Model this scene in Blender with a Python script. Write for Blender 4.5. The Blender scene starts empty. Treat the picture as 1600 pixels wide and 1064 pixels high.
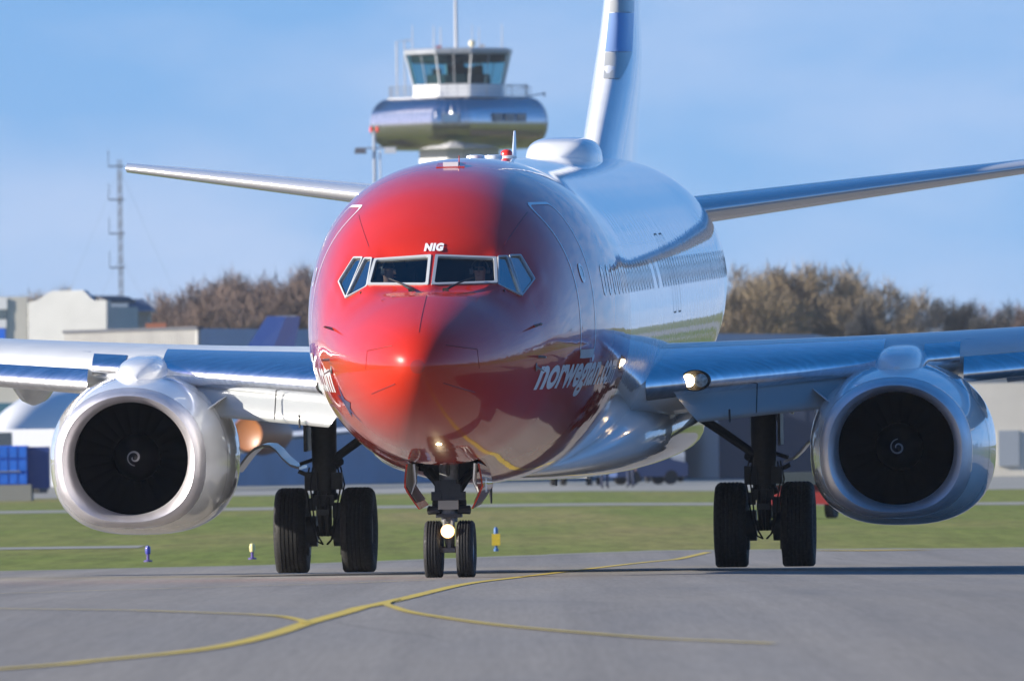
import bpy, bmesh, math, random
from mathutils import Vector, Matrix
from mathutils.bvhtree import BVHTree
R = math.radians
random.seed(7)
scene = bpy.context.scene
col = scene.collection

# ------------------------------------------------------------------ camera
FPX = 20932.0                      # focal length in pixels of the 1600 px wide photograph
EYE = Vector((0, 0, 1.6)); PITCH = math.atan(160 / FPX); ROLL = R(.78)
cam_d = bpy.data.cameras.new('camera'); cam = bpy.data.objects.new('camera', cam_d); col.objects.link(cam)
cam_d.sensor_width = 36; cam_d.lens = 36 * FPX / 1600; cam_d.clip_start = 1; cam_d.clip_end = 20000
cam.matrix_world = Matrix.Translation(EYE) @ Matrix.Rotation(R(90) + PITCH, 4, 'X') @ Matrix.Rotation(-ROLL, 4, 'Z')
cam_d.dof.use_dof = True; cam_d.dof.focus_distance = 158; cam_d.dof.aperture_fstop = 7.6
scene.camera = cam

# ------------------------------------------------------------------ sun, sky, exposure
SUN_AZ, SUN_EL = R(77.5), R(19.2)     # azimuth measured from straight behind the camera towards the left
SUN = Vector((-math.cos(SUN_EL) * math.sin(SUN_AZ), -math.cos(SUN_EL) * math.cos(SUN_AZ), math.sin(SUN_EL)))
sd = bpy.data.lights.new('sun', 'SUN'); sd.energy = 5.0; sd.angle = R(.53); sd.color = (1, .92, .79)
so = bpy.data.objects.new('sun', sd); col.objects.link(so); so.rotation_euler = (-SUN).to_track_quat('-Z', 'Y').to_euler()
so.location = (-60, 0, 60)
w = bpy.data.worlds.new('World'); scene.world = w; w.use_nodes = True
nt = w.node_tree; nt.nodes.clear(); L = nt.links.new
wo = nt.nodes.new('ShaderNodeOutputWorld'); bg = nt.nodes.new('ShaderNodeBackground')
sky = nt.nodes.new('ShaderNodeTexSky'); sky.sky_type = 'NISHITA'; sky.sun_disc = False
sky.sun_elevation = SUN_EL; sky.sun_rotation = math.atan2(SUN.x, SUN.y)
sky.air_density = 1.0; sky.dust_density = .3; sky.ozone_density = 3.0; sky.altitude = 0
tc = nt.nodes.new('ShaderNodeTexCoord')
mp = nt.nodes.new('ShaderNodeVectorMath'); mp.operation = 'MULTIPLY_ADD'   # the clear band above the horizon
mp.inputs[1].default_value = (1, 1, .8); mp.inputs[2].default_value = (0, 0, .14)
L(tc.outputs['Generated'], mp.inputs[0])
nm = nt.nodes.new('ShaderNodeVectorMath'); nm.operation = 'NORMALIZE'; L(mp.outputs[0], nm.inputs[0]); L(nm.outputs[0], sky.inputs['Vector'])
nz = nt.nodes.new('ShaderNodeTexNoise'); nz.inputs['Scale'].default_value = 26; nz.inputs['Detail'].default_value = 4; nz.inputs['Roughness'].default_value = .5
mpp = nt.nodes.new('ShaderNodeMapping'); mpp.inputs['Scale'].default_value = (1, 1, 2.6); mpp.inputs['Location'].default_value = (.3, .1, 0)
L(tc.outputs['Generated'], mpp.inputs[0]); L(mpp.outputs[0], nz.inputs['Vector'])
cr = nt.nodes.new('ShaderNodeValToRGB'); cr.color_ramp.elements[0].position = .36; cr.color_ramp.elements[1].position = .66
cr.color_ramp.elements[0].color = (0, 0, 0, 1); cr.color_ramp.elements[1].color = (1, 1, 1, 1)
L(nz.outputs['Fac'], cr.inputs[0])
mx = nt.nodes.new('ShaderNodeMix'); mx.data_type = 'RGBA'; mx.blend_type = 'MULTIPLY'
mx.inputs[7].default_value = (1.34, 1.18, 1.06, 1); L(cr.outputs[0], mx.inputs[0]); L(sky.outputs[0], mx.inputs[6])
tint = nt.nodes.new('ShaderNodeMix'); tint.data_type = 'RGBA'; tint.blend_type = 'MULTIPLY'; tint.inputs[0].default_value = 1
tint.inputs[7].default_value = (1.17, .85, .93, 1); hs = nt.nodes.new('ShaderNodeHueSaturation'); hs.inputs['Saturation'].default_value = 1.40; L(mx.outputs[2], hs.inputs['Color']); L(hs.outputs[0], tint.inputs[6])
L(tint.outputs[2], bg.inputs[0]); bg.inputs[1].default_value = .107
L(bg.outputs[0], wo.inputs[0])
vs = scene.view_settings; vs.view_transform = 'Standard'; vs.look = 'None'; vs.exposure = .90; vs.gamma = 1; vs.use_curve_mapping = False

def at(px, py, D):
    """world point at distance D along the sight line through photograph pixel (px, py)"""
    x, y = px - 800, py - 532
    c, s = math.cos(ROLL), math.sin(ROLL)
    x0, y0 = x * c - y * s, x * s + y * c
    c, s = math.cos(PITCH), math.sin(PITCH)
    d = Vector((x0 / FPX, c + y0 / FPX * s, s - y0 / FPX * c))
    return EYE + d * (D / d.y)

# ------------------------------------------------------------------ materials
MATS = {}
def mat(name, rgb, rough=.5, metal=0, coat=0, spec=.5, var=.0, vscale=3, bump=0, bscale=40, emit=None, estr=0, coat_rough=.03, stretch=(1, 1, 1)):
    if name in MATS: return MATS[name]
    m = bpy.data.materials.new(name); m.use_nodes = True; n = m.node_tree; p = n.nodes['Principled BSDF']
    p.inputs['Base Color'].default_value = (*rgb, 1); p.inputs['Roughness'].default_value = rough; p.inputs['Metallic'].default_value = metal
    p.inputs['Coat Weight'].default_value = coat; p.inputs['Coat Roughness'].default_value = coat_rough; p.inputs['Specular IOR Level'].default_value = spec
    if emit: p.inputs['Emission Color'].default_value = (*emit, 1); p.inputs['Emission Strength'].default_value = estr
    if var or bump:
        t = n.nodes.new('ShaderNodeTexCoord'); ma = n.nodes.new('ShaderNodeMapping'); ma.inputs['Scale'].default_value = stretch
        n.links.new(t.outputs['Object'], ma.inputs[0])
    if var:
        z = n.nodes.new('ShaderNodeTexNoise'); z.inputs['Scale'].default_value = vscale; z.inputs['Detail'].default_value = 6
        n.links.new(ma.outputs[0], z.inputs['Vector'])
        r = n.nodes.new('ShaderNodeMapRange'); r.inputs[1].default_value = .3; r.inputs[2].default_value = .7; r.inputs[3].default_value = 1 - var; r.inputs[4].default_value = 1 + var
        n.links.new(z.outputs['Fac'], r.inputs[0])
        h = n.nodes.new('ShaderNodeVectorMath'); h.operation = 'SCALE'; h.inputs[0].default_value = rgb
        n.links.new(r.outputs[0], h.inputs['Scale']); n.links.new(h.outputs[0], p.inputs['Base Color'])
        r2 = n.nodes.new('ShaderNodeMapRange'); r2.inputs[1].default_value = .3; r2.inputs[2].default_value = .7; r2.inputs[3].default_value = rough * (1 - var); r2.inputs[4].default_value = min(1, rough * (1 + var))
        n.links.new(z.outputs['Fac'], r2.inputs[0]); n.links.new(r2.outputs[0], p.inputs['Roughness'])
    if bump:
        z = n.nodes.new('ShaderNodeTexNoise'); z.inputs['Scale'].default_value = bscale; z.inputs['Detail'].default_value = 3
        n.links.new(ma.outputs[0], z.inputs['Vector'])
        b = n.nodes.new('ShaderNodeBump'); b.inputs['Strength'].default_value = bump; b.inputs['Distance'].default_value = .02
        n.links.new(z.outputs['Fac'], b.inputs['Height']); n.links.new(b.outputs[0], p.inputs['Normal'])
    MATS[name] = m; return m

def glass(name, tint, ior=1.5, rough=0.0, boost=1.0, f0=None):
    if name in MATS: return MATS[name]
    m = bpy.data.materials.new(name); m.use_nodes = True; n = m.node_tree; n.nodes.clear()
    o = n.nodes.new('ShaderNodeOutputMaterial'); t = n.nodes.new('ShaderNodeBsdfTransparent'); t.inputs[0].default_value = (*tint, 1)
    g = n.nodes.new('ShaderNodeBsdfGlossy'); g.inputs['Roughness'].default_value = rough
    lw = n.nodes.new('ShaderNodeLayerWeight'); pw = n.nodes.new('ShaderNodeMath'); pw.operation = 'POWER'; pw.inputs[1].default_value = 5 * boost; n.links.new(lw.outputs['Facing'], pw.inputs[0]); lw.inputs[0].default_value = .5
    f0 = f0 or ((ior - 1) / (ior + 1)) ** 2 * 2; f = n.nodes.new('ShaderNodeMath'); f.operation = 'MULTIPLY_ADD'; f.inputs[1].default_value = 1 - f0; f.inputs[2].default_value = f0; n.links.new(pw.outputs[0], f.inputs[0])
    x = n.nodes.new('ShaderNodeMixShader'); n.links.new(f.outputs[0], x.inputs[0]); n.links.new(t.outputs[0], x.inputs[1]); n.links.new(g.outputs[0], x.inputs[2])
    n.links.new(x.outputs[0], o.inputs[0]); MATS[name] = m; return m

RED = (.47, .019, .002); WHITE = (.74, .75, .76)
def fuselage_mat():
    m = mat('fuselage_paint', WHITE, .3, coat=1, coat_rough=.012, spec=.15); n = m.node_tree; p = n.nodes['Principled BSDF']; K = n.links.new
    t = n.nodes.new('ShaderNodeTexCoord'); s = n.nodes.new('ShaderNodeSeparateXYZ'); K(t.outputs['Object'], s.inputs[0])
    c = n.nodes.new('ShaderNodeMath'); c.operation = 'LESS_THAN'; c.inputs[1].default_value = 8.9; K(s.outputs['Y'], c.inputs[0])
    x = n.nodes.new('ShaderNodeMix'); x.data_type = 'RGBA'; x.inputs[6].default_value = (*WHITE, 1); x.inputs[7].default_value = (*RED, 1); K(c.outputs[0], x.inputs[0])
    # skin panel joints: thin lines round the body every 2.54 m and along it
    prev = x.outputs[2]
    def line(val, width, dark):
        nonlocal prev
        g = n.nodes.new('ShaderNodeMath'); g.operation = 'LESS_THAN'; g.inputs[1].default_value = width; K(val, g.inputs[0])
        q = n.nodes.new('ShaderNodeMath'); q.operation = 'MULTIPLY'; q.inputs[1].default_value = dark; K(g.outputs[0], q.inputs[0])
        y = n.nodes.new('ShaderNodeMix'); y.data_type = 'RGBA'; y.inputs[7].default_value = (.05, .04, .04, 1); K(q.outputs[0], y.inputs[0]); K(prev, y.inputs[6]); prev = y.outputs[2]
    mo = n.nodes.new('ShaderNodeMath'); mo.operation = 'MODULO'; mo.inputs[1].default_value = 2.54; K(s.outputs['Y'], mo.inputs[0])
    line(mo.outputs[0], .012, .35)
    for zz in (3.86, 2.35):
        a = n.nodes.new('ShaderNodeMath'); a.operation = 'SUBTRACT'; a.inputs[1].default_value = zz; K(s.outputs['Z'], a.inputs[0])
        b = n.nodes.new('ShaderNodeMath'); b.operation = 'ABSOLUTE'; K(a.outputs[0], b.inputs[0])
        g2 = n.nodes.new('ShaderNodeMath'); g2.operation = 'LESS_THAN'; g2.inputs[1].default_value = 6.4; K(s.outputs['Y'], g2.inputs[0])
        d2 = n.nodes.new('ShaderNodeMath'); d2.operation = 'ADD'; K(b.outputs[0], d2.inputs[0]); K(g2.outputs[0], d2.inputs[1])
        line(d2.outputs[0], .005, .35)
    nz = n.nodes.new('ShaderNodeTexNoise'); nz.inputs['Scale'].default_value = 1.1; nz.inputs['Detail'].default_value = 7; K(t.outputs['Object'], nz.inputs['Vector'])
    mr = n.nodes.new('ShaderNodeMapRange'); mr.inputs[1].default_value = .3; mr.inputs[2].default_value = .7; mr.inputs[3].default_value = .95; mr.inputs[4].default_value = 1.04; K(nz.outputs['Fac'], mr.inputs[0])
    sc = n.nodes.new('ShaderNodeVectorMath'); sc.operation = 'SCALE'; K(prev, sc.inputs[0]); K(mr.outputs[0], sc.inputs['Scale']); K(sc.outputs[0], p.inputs['Base Color'])
    # faint skin waviness between frames and stringers
    mapb = n.nodes.new('ShaderNodeMapping'); mapb.inputs['Scale'].default_value = (1.2, 2.0, 1.2); K(t.outputs['Object'], mapb.inputs[0])
    wv = n.nodes.new('ShaderNodeTexNoise'); wv.inputs['Scale'].default_value = 1.6; wv.inputs['Detail'].default_value = 2; K(mapb.outputs[0], wv.inputs['Vector'])
    bp = n.nodes.new('ShaderNodeBump'); bp.inputs['Strength'].default_value = .10; bp.inputs['Distance'].default_value = .02; K(wv.outputs['Fac'], bp.inputs['Height'])
    K(bp.outputs[0], p.inputs['Normal']); K(bp.outputs[0], p.inputs['Coat Normal'])
    return m
M_FUS = fuselage_mat()
M_WHITE = mat('white_paint', WHITE, .25, coat=1, var=.03)
M_GREYP = mat('grey_wing_paint', (.55, .57, .58), .35, coat=.4, var=.05)
M_REDP = mat('red_paint', RED, .25, coat=1)
M_POL = mat('polished_aluminium', (.80, .82, .86), .22, 1, var=.12, vscale=5, stretch=(1, 6, 1))
M_LIP = mat('satin_inlet_aluminium', (.70, .68, .71), .46, .85, var=.06, vscale=6)
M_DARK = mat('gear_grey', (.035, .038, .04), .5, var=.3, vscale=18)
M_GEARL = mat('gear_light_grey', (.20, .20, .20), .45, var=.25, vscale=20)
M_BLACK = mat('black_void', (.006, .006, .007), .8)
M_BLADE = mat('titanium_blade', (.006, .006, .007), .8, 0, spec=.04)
M_TYRE = mat('tyre_rubber', (.013, .013, .014), .75, var=.3, vscale=30, bump=.2, bscale=120)
M_HUB = mat('wheel_hub', (.35, .36, .37), .4, .6)
M_CHROME = mat('chrome_piston', (.8, .8, .82), .12, 1)
M_FRAME = mat('window_frame_grey', (.42, .44, .45), .35, coat=.3, var=.05)
M_SEAL = mat('black_seal', (.015, .015, .016), .6)
M_TXTW = mat('white_lettering', (.80, .81, .82), .3, coat=.6)
M_TXTB = mat('blue_lettering', (.012, .018, .11), .3, coat=.6)
M_GLASS = glass('windscreen_glass', (.80, .84, .84), 1.5)
M_SIDEG = glass('coated_side_glass', (.45, .55, .62), 1.5, 0, .8, .60)
M_PANE = mat('cabin_pane', (.03, .035, .045), .06, coat=1)
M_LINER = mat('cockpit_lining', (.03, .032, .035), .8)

# ------------------------------------------------------------------ mesh helpers
class MB:
    def __init__(s): s.v = []; s.f = []
    def add(s, vs, fs):
        o = len(s.v); s.v += [tuple(p) for p in vs]; s.f += [tuple(i + o for i in q) for q in fs]; return s
    def box(s, c, d, rot=None):
        h = Vector(d) / 2; ps = [Vector((x * h.x, y * h.y, z * h.z)) for x in (-1, 1) for y in (-1, 1) for z in (-1, 1)]
        if rot is not None: ps = [rot @ p for p in ps]
        return s.add([p + Vector(c) for p in ps], [(0, 1, 3, 2), (4, 6, 7, 5), (0, 4, 5, 1), (2, 3, 7, 6), (0, 2, 6, 4), (1, 5, 7, 3)])
    def loft(s, rings, caps=(True, True), closed=True):
        n = len(rings[0]); vs = [p for r in rings for p in r]; fs = []
        for i in range(len(rings) - 1):
            for j in range(n if closed else n - 1):
                k = (j + 1) % n; fs.append((i * n + j, i * n + k, (i + 1) * n + k, (i + 1) * n + j))
        if caps[0]: fs.append(tuple(reversed(range(n))))
        if caps[1]: fs.append(tuple(range((len(rings) - 1) * n, len(rings) * n)))
        return s.add(vs, fs)
    def tube(s, pts, r, n=10, caps=True):
        pts = [Vector(p) for p in pts]; rs = r if isinstance(r, (list, tuple)) else [r] * len(pts); rings = []; up = None
        for i, p in enumerate(pts):
            t = (pts[min(i + 1, len(pts) - 1)] - pts[max(i - 1, 0)]).normalized()
            if up is None: up = Vector((0, 0, 1)) if abs(t.z) < .9 else Vector((1, 0, 0))
            a = t.cross(up).normalized(); b = a.cross(t).normalized(); up = b
            rings.append([p + (a * math.cos(6.28318 * k / n) + b * math.sin(6.28318 * k / n)) * rs[i] for k in range(n)])
        return s.loft(rings, (caps, caps))
    def lathe(s, prof, axis='X', c=(0, 0, 0), n=32, caps=True):
        """prof: (along, radius)"""
        rings = []
        for a, r in prof:
            q = []
            for k in range(n):
                u, w_ = r * math.cos(6.28318 * k / n), r * math.sin(6.28318 * k / n)
                p = {'X': (a, u, w_), 'Y': (u, a, w_), 'Z': (u, w_, a)}[axis]; q.append(Vector(p) + Vector(c))
            rings.append(q)
        return s.loft(rings, (caps, caps))
    def prism(s, poly, h0, h1, axis='Z'):
        f = {'Z': lambda p, h: (p[0], p[1], h), 'Y': lambda p, h: (p[0], h, p[1]), 'X': lambda p, h: (h, p[0], p[1])}[axis]
        return s.loft([[f(p, h0) for p in poly], [f(p, h1) for p in poly]])
    def mesh(s, name, m, smooth=None):
        me = bpy.data.meshes.new(name); me.from_pydata(s.v, [], s.f)
        bm = bmesh.new(); bm.from_mesh(me); bmesh.ops.recalc_face_normals(bm, faces=bm.faces); bm.to_mesh(me); bm.free()
        for x in (m if isinstance(m, (list, tuple)) else [m]): me.materials.append(x)
        if smooth:
            me.polygons.foreach_set('use_smooth', [True] * len(me.polygons)); me.set_sharp_from_angle(angle=R(smooth))
        me.update(); return me
    def build(s, name, m, parent=None, smooth=None, loc=None, label=None):
        return put(name, s.mesh(name, m, smooth), parent, loc, label)

def put(name, me, parent=None, loc=None, label=None, rot=None):
    o = bpy.data.objects.new(name, me); col.objects.link(o); o.parent = parent
    if loc is not None: o.location = loc
    if rot is not None: o.rotation_euler = rot
    if label: o['label'] = label
    return o
def empty(name, loc=(0, 0, 0), rot=(0, 0, 0)):
    o = bpy.data.objects.new(name, None); col.objects.link(o); o.location = loc; o.rotation_euler = rot; o.empty_display_size = .5; return o
def tag(o, label=None, cat=None, group=None, kind=None):
    for k, v in (('label', label), ('category', cat), ('group', group), ('kind', kind)):
        if v: o[k] = v
    return o
def pchip(xs, ys):
    n = len(xs); h = [xs[i + 1] - xs[i] for i in range(n - 1)]; d = [(ys[i + 1] - ys[i]) / h[i] for i in range(n - 1)]; m = [0.] * n
    m[0], m[-1] = d[0], d[-1]
    for i in range(1, n - 1):
        if d[i - 1] * d[i] > 0:
            w1, w2 = 2 * h[i] + h[i - 1], h[i] + 2 * h[i - 1]; m[i] = (w1 + w2) / (w1 / d[i - 1] + w2 / d[i])
    def f(x):
        x = min(max(x, xs[0]), xs[-1]); i = 0
        while i < n - 2 and x > xs[i + 1]: i += 1
        t = (x - xs[i]) / h[i]
        return (2 * t**3 - 3 * t**2 + 1) * ys[i] + (t**3 - 2 * t**2 + t) * h[i] * m[i] + (3 * t**2 - 2 * t**3) * ys[i + 1] + (t**3 - t**2) * h[i] * m[i + 1]
    return f
def sstep(a, b, x):
    t = min(max((x - a) / (b - a), 0), 1); return t * t * (3 - 2 * t)

# ------------------------------------------------------------------ ground
def gz(x, y):
    z = -.0057 * (min(max(y, 105), 215) - 158.4) + .013
    return z - .012 * (min(max(x, 2.5), 15) - 2.5)
YB = [-3000, -600, -100, 0, 30, 60, 105, 130, 158, 190, 215, 260, 400, 700, 1200, 3000, 9000]
XB = [-5000, -1200, -300, -100, -40, -15, -5, 2.5, 15, 48, 120, 350, 1200, 5000]
def sheet(name, xs, yfun, dz, m):
    """a sheet following the ground: columns at xs, yfun(x) -> (y0, y1)"""
    b = MB(); cols_ = []
    for x in xs:
        y0, y1 = yfun(x); ts = [i / 24 for i in range(25)]
        cols_.append([(x, y0 + (y1 - y0) * t) for t in ts])
    vs = [(x, y, gz(x, y) + dz) for c in cols_ for x, y in c]; n = 25
    return b.add(vs, [(i * n + j, (i + 1) * n + j, (i + 1) * n + j + 1, i * n + j + 1) for i in range(len(xs) - 1) for j in range(n - 1)]).build(name, m)

def noise_mat(name, cols_, scales, stretch=(1, 1, 1), rough=.8, fine=None, bump=0, bscale=60, spec=.5, streak=None):
    """two-level noise between three colours"""
    m = bpy.data.materials.new(name); m.use_nodes = True; n = m.node_tree; p = n.nodes['Principled BSDF']; K = n.links.new
    t = n.nodes.new('ShaderNodeTexCoord'); ma = n.nodes.new('ShaderNodeMapping'); ma.inputs['Scale'].default_value = stretch; K(t.outputs['Object'], ma.inputs[0])
    out = None
    for i, sc in enumerate(scales):
        z = n.nodes.new('ShaderNodeTexNoise'); z.inputs['Scale'].default_value = sc; z.inputs['Detail'].default_value = 6; z.inputs['Roughness'].default_value = .6; K(ma.outputs[0], z.inputs['Vector'])
        r = n.nodes.new('ShaderNodeMapRange'); r.inputs[1].default_value = .36; r.inputs[2].default_value = .64; K(z.outputs['Fac'], r.inputs[0])
        x = n.nodes.new('ShaderNodeMix'); x.data_type = 'RGBA'; K(r.outputs[0], x.inputs[0])
        if out is None: x.inputs[6].default_value = (*cols_[0], 1)
        else: K(out, x.inputs[6])
        x.inputs[7].default_value = (*cols_[i + 1], 1); out = x.outputs[2]
        if out and i: 
            r.inputs[4].default_value = .6
    if fine:
        mf = n.nodes.new('ShaderNodeMapping'); mf.inputs['Scale'].default_value = (1, fine[2] if len(fine) > 2 else 1, 1); K(t.outputs['Object'], mf.inputs[0]); z = n.nodes.new('ShaderNodeTexNoise'); z.inputs['Scale'].default_value = fine[0]; z.inputs['Detail'].default_value = 6; z.inputs['Roughness'].default_value = .75; K(mf.outputs[0], z.inputs['Vector'])
        r = n.nodes.new('ShaderNodeMapRange'); r.inputs[1].default_value = .3; r.inputs[2].default_value = .7; r.inputs[3].default_value = 1 - fine[1]; r.inputs[4].default_value = 1 + fine[1]; K(z.outputs['Fac'], r.inputs[0])
        s = n.nodes.new('ShaderNodeVectorMath'); s.operation = 'SCALE'; K(out, s.inputs[0]); K(r.outputs[0], s.inputs['Scale']); out = s.outputs[0]
    if streak:
        ms = n.nodes.new('ShaderNodeMapping'); ms.inputs['Scale'].default_value = (1, .004, 1); ms.inputs['Rotation'].default_value = (0, 0, R(-2.6)); K(t.outputs['Object'], ms.inputs[0])
        z = n.nodes.new('ShaderNodeTexNoise'); z.inputs['Scale'].default_value = streak[0]; z.inputs['Detail'].default_value = 5; z.inputs['Roughness'].default_value = .65; K(ms.outputs[0], z.inputs['Vector'])
        r = n.nodes.new('ShaderNodeMapRange'); r.inputs[1].default_value = .35; r.inputs[2].default_value = .65; r.inputs[3].default_value = 1 - streak[1]; r.inputs[4].default_value = 1 + streak[1]; K(z.outputs['Fac'], r.inputs[0])
        s = n.nodes.new('ShaderNodeVectorMath'); s.operation = 'SCALE'; K(out, s.inputs[0]); K(r.outputs[0], s.inputs['Scale']); out = s.outputs[0]
        v = n.nodes.new('ShaderNodeTexVoronoi'); v.feature = 'DISTANCE_TO_EDGE'; v.inputs['Scale'].default_value = .11; mv = n.nodes.new('ShaderNodeVectorMath'); mv.operation = 'MULTIPLY_ADD'; mv.inputs[1].default_value = (.6, .6, 0); K(z.outputs['Color'], mv.inputs[0]); K(t.outputs['Object'], mv.inputs[2]); K(mv.outputs[0], v.inputs['Vector'])
        g = n.nodes.new('ShaderNodeMapRange'); g.inputs[1].default_value = .0; g.inputs[2].default_value = .004; g.inputs[3].default_value = .72; g.inputs[4].default_value = 1; K(v.outputs['Distance'], g.inputs[0])
        s = n.nodes.new('ShaderNodeVectorMath'); s.operation = 'SCALE'; K(out, s.inputs[0]); K(g.outputs[0], s.inputs['Scale']); out = s.outputs[0]
    K(out, p.inputs['Base Color']); p.inputs['Roughness'].default_value = rough; p.inputs['Specular IOR Level'].default_value = spec
    if bump:
        z = n.nodes.new('ShaderNodeTexNoise'); z.inputs['Scale'].default_value = bscale; K(t.outputs['Object'], z.inputs['Vector'])
        b = n.nodes.new('ShaderNodeBump'); b.inputs['Strength'].default_value = bump; b.inputs['Distance'].default_value = .01; K(z.outputs['Fac'], b.inputs['Height']); K(b.outputs[0], p.inputs['Normal'])
    return m
M_GRASS = noise_mat('grass', [(.14, .178, .034), (.25, .205, .085), (.115, .17, .026)], [.05, .16], (1, .10, 1), .9, (2.2, .30, .06), spec=.08)
M_TAR = noise_mat('asphalt', [(.222, .207, .186), (.165, .161, .158), (.24, .219, .19)], [.07, .5], (1.3, .10, 1), .85, (22, .15, .02), .15, 90, spec=.3, streak=(1.6, .10))
M_CONC = noise_mat('pale_concrete', [(.25, .245, .22), (.20, .205, .17), (.27, .26, .235)], [.05, .3], (1, .3, 1), .85)
M_YEL = noise_mat('yellow_line_paint', [(.52, .38, .035), (.42, .32, .06), (.58, .43, .04)], [.6, 3], (1, 1, 1), .7, (25, .25))

gv = [(x, y, gz(x, y)) for x in XB for y in YB]; ny = len(YB)
g = MB().add(gv, [(i * ny + j, (i + 1) * ny + j, (i + 1) * ny + j + 1, i * ny + j + 1) for i in range(len(XB) - 1) for j in range(ny - 1)]).build('ground', M_GRASS)
tag(g, 'flat green airfield grass reaching to the horizon', 'ground', kind='structure')
EDGE = [(-400, 60), (-60, 150), (-20, 188), (-7.8, 202.4), (-4.1, 213.1), (-1.1, 221.3), (2.2, 231.5), (4.4, 233.2), (9, 236.7), (15, 240), (30, 245), (48, 248)]
def edge_y(x):
    for (a, b), (c, d) in zip(EDGE, EDGE[1:]):
        if x <= c: return b + (d - b) * (x - a) / (c - a)
    return EDGE[-1][1]
tx = sorted(set([e[0] for e in EDGE] + [2.5, -12, -2.5, .5, 6.5, 22] + [-7.8 + .6 * i for i in range(29)]))
rr = random.Random(3); EY = {x: edge_y(x) + rr.uniform(-.5, .5) for x in tx}
tw = MB(); n0 = 0
ys_fixed = [25, 60, 105, 130, 158, 185]
vs_, fs_ = [], []
for i, x in enumerate(tx):
    e = EY[x]; ys = [y for y in ys_fixed if y < e - 1]; ys = ([ys_fixed[0]] * (6 - len(ys)) + ys) + [min(215, e) if e > 200 else e, e]
    vs_ += [(x, y, gz(x, y) + .006) for y in ys]
for i in range(len(tx) - 1):
    for j in range(7): fs_.append((i * 8 + j, (i + 1) * 8 + j, (i + 1) * 8 + j + 1, i * 8 + j + 1))
tw = MB().add(vs_, fs_).build('taxiway', M_TAR); tag(tw, 'grey worn asphalt taxiway under the red nosed jet', 'taxiway', kind='structure')
# far paved strips crossing the grass
for nm, x0, x1, y0, y1, mm in (('service_road', -60, -7.2, 256, 262, M_CONC), ('far_taxiway', -300, 300, 402, 418, M_CONC), ('apron', -300, 300, 520, 760, M_CONC)):
    s_ = sheet(nm, [x0 + (x1 - x0) * i / 12 for i in range(13)] + [2.5, 15] if False else sorted([x0 + (x1 - x0) * i / 12 for i in range(13)] + ([2.5, 15] if x1 > 15 else [])), lambda x, y0=y0, y1=y1: (y0, y1), .008, mm)
    tag(s_, {'service_road': 'narrow pale road across the grass left of the taxiway', 'far_taxiway': 'second pale paved strip across the grass', 'apron': 'pale concrete apron in front of the warehouses'}[nm], 'pavement', kind='structure')
def ribbon(name, pts, wd, dz, label):
    pts = [Vector((p[0], p[1])) for p in pts]; q = []
    for i in range(len(pts) - 1):                       # Catmull-Rom
        p0, p1, p2, p3 = pts[max(i - 1, 0)], pts[i], pts[i + 1], pts[min(i + 2, len(pts) - 1)]
        for k in range(10):
            t = k / 10; q.append(.5 * (2 * p1 + (p2 - p0) * t + (2 * p0 - 5 * p1 + 4 * p2 - p3) * t * t + (3 * p1 - p0 - 3 * p2 + p3) * t**3))
    q.append(pts[-1]); vs = []
    for i, p in enumerate(q):
        t = (q[min(i + 1, len(q) - 1)] - q[max(i - 1, 0)]).normalized(); n = Vector((-t.y, t.x)) * wd / 2
        for s in (n, -n): vs.append((p.x + s.x, p.y + s.y, gz(p.x + s.x, p.y + s.y) + dz))
    o = MB().add(vs, [(2 * i, 2 * i + 1, 2 * i + 3, 2 * i + 2) for i in range(len(q) - 1)]).build(name, M_YEL)
    return tag(o, label, 'marking', kind='structure')
ribbon('taxi_centreline', [(-9.5, 60), (-5.2, 70), (-3.01, 78), (-2.53, 80.6), (-1.98, 84.5), (-1.68, 89.9), (-1.5, 96.4), (-1.24, 104.2), (-1.0, 115.3), (-.54, 141), (-.04, 154.6), (.35, 164), (.79, 174.7), (1.87, 200.7), (2.91, 221.1), (3.3, 229)], .135, .012, 'yellow taxi centreline running under the jet')
ribbon('branch_line', [(-14, 138), (-7, 119), (-4.22, 109.5), (-2.77, 104.3), (-1.9, 101), (-1.62, 98.5), (-1.5, 96)], .075, .016, 'thin yellow line joining the centreline from the hangars side')
ribbon('branch_line', [(-1.02, 115.3), (-1.06, 109.4), (-.89, 103.4), (-.6, 99), (-.03, 92.9), (.8, 87), (1.27, 84.9), (1.6, 83.5)], .075, .016, 'thin yellow line curving away from the centreline and fading out')
ribbon('branch_line', [(-7, 127), (-5.16, 134.2), (-3.5, 140.5), (-2.12, 145.3), (-.9, 152)], .05, .016, 'faint worn yellow line beside the nose wheels')
ribbon('taxi_edge_line', [(17, 60), (18.5, 100), (21, 140), (25, 180), (32, 215), (40, 243)], .3, .014, 'yellow taxi line off the port wing')
ribbon('taxi_edge_line', [(30, 40), (31, 100), (34, 150), (41, 200), (46, 225)], .3, .014, 'second yellow taxi line beside the grass')
ribbon('paint_patch', [(5.5, 231.4), (6.1, 232.2), (6.95, 232.9)], 1.2, .014, 'short thick yellow stripe at the far taxiway edge')

se = [x for x in tx if -30 <= x <= 40]; sv = []
for x in se: sv += [(x, EY[x] - .6, gz(x, EY[x] - .6) + .010), (x, EY[x] + 1.4, gz(x, EY[x] + 1.4) + .010)]
sh_ = MB().add(sv, [(2 * i, 2 * i + 2, 2 * i + 3, 2 * i + 1) for i in range(len(se) - 1)]).build('mirage_strip', M_CONC); tag(sh_, 'pale strip imitating the mirage line where the taxiway meets the grass', 'pavement', kind='structure')  # pale sheet imitating the bright mirage line along the taxiway edge


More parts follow.
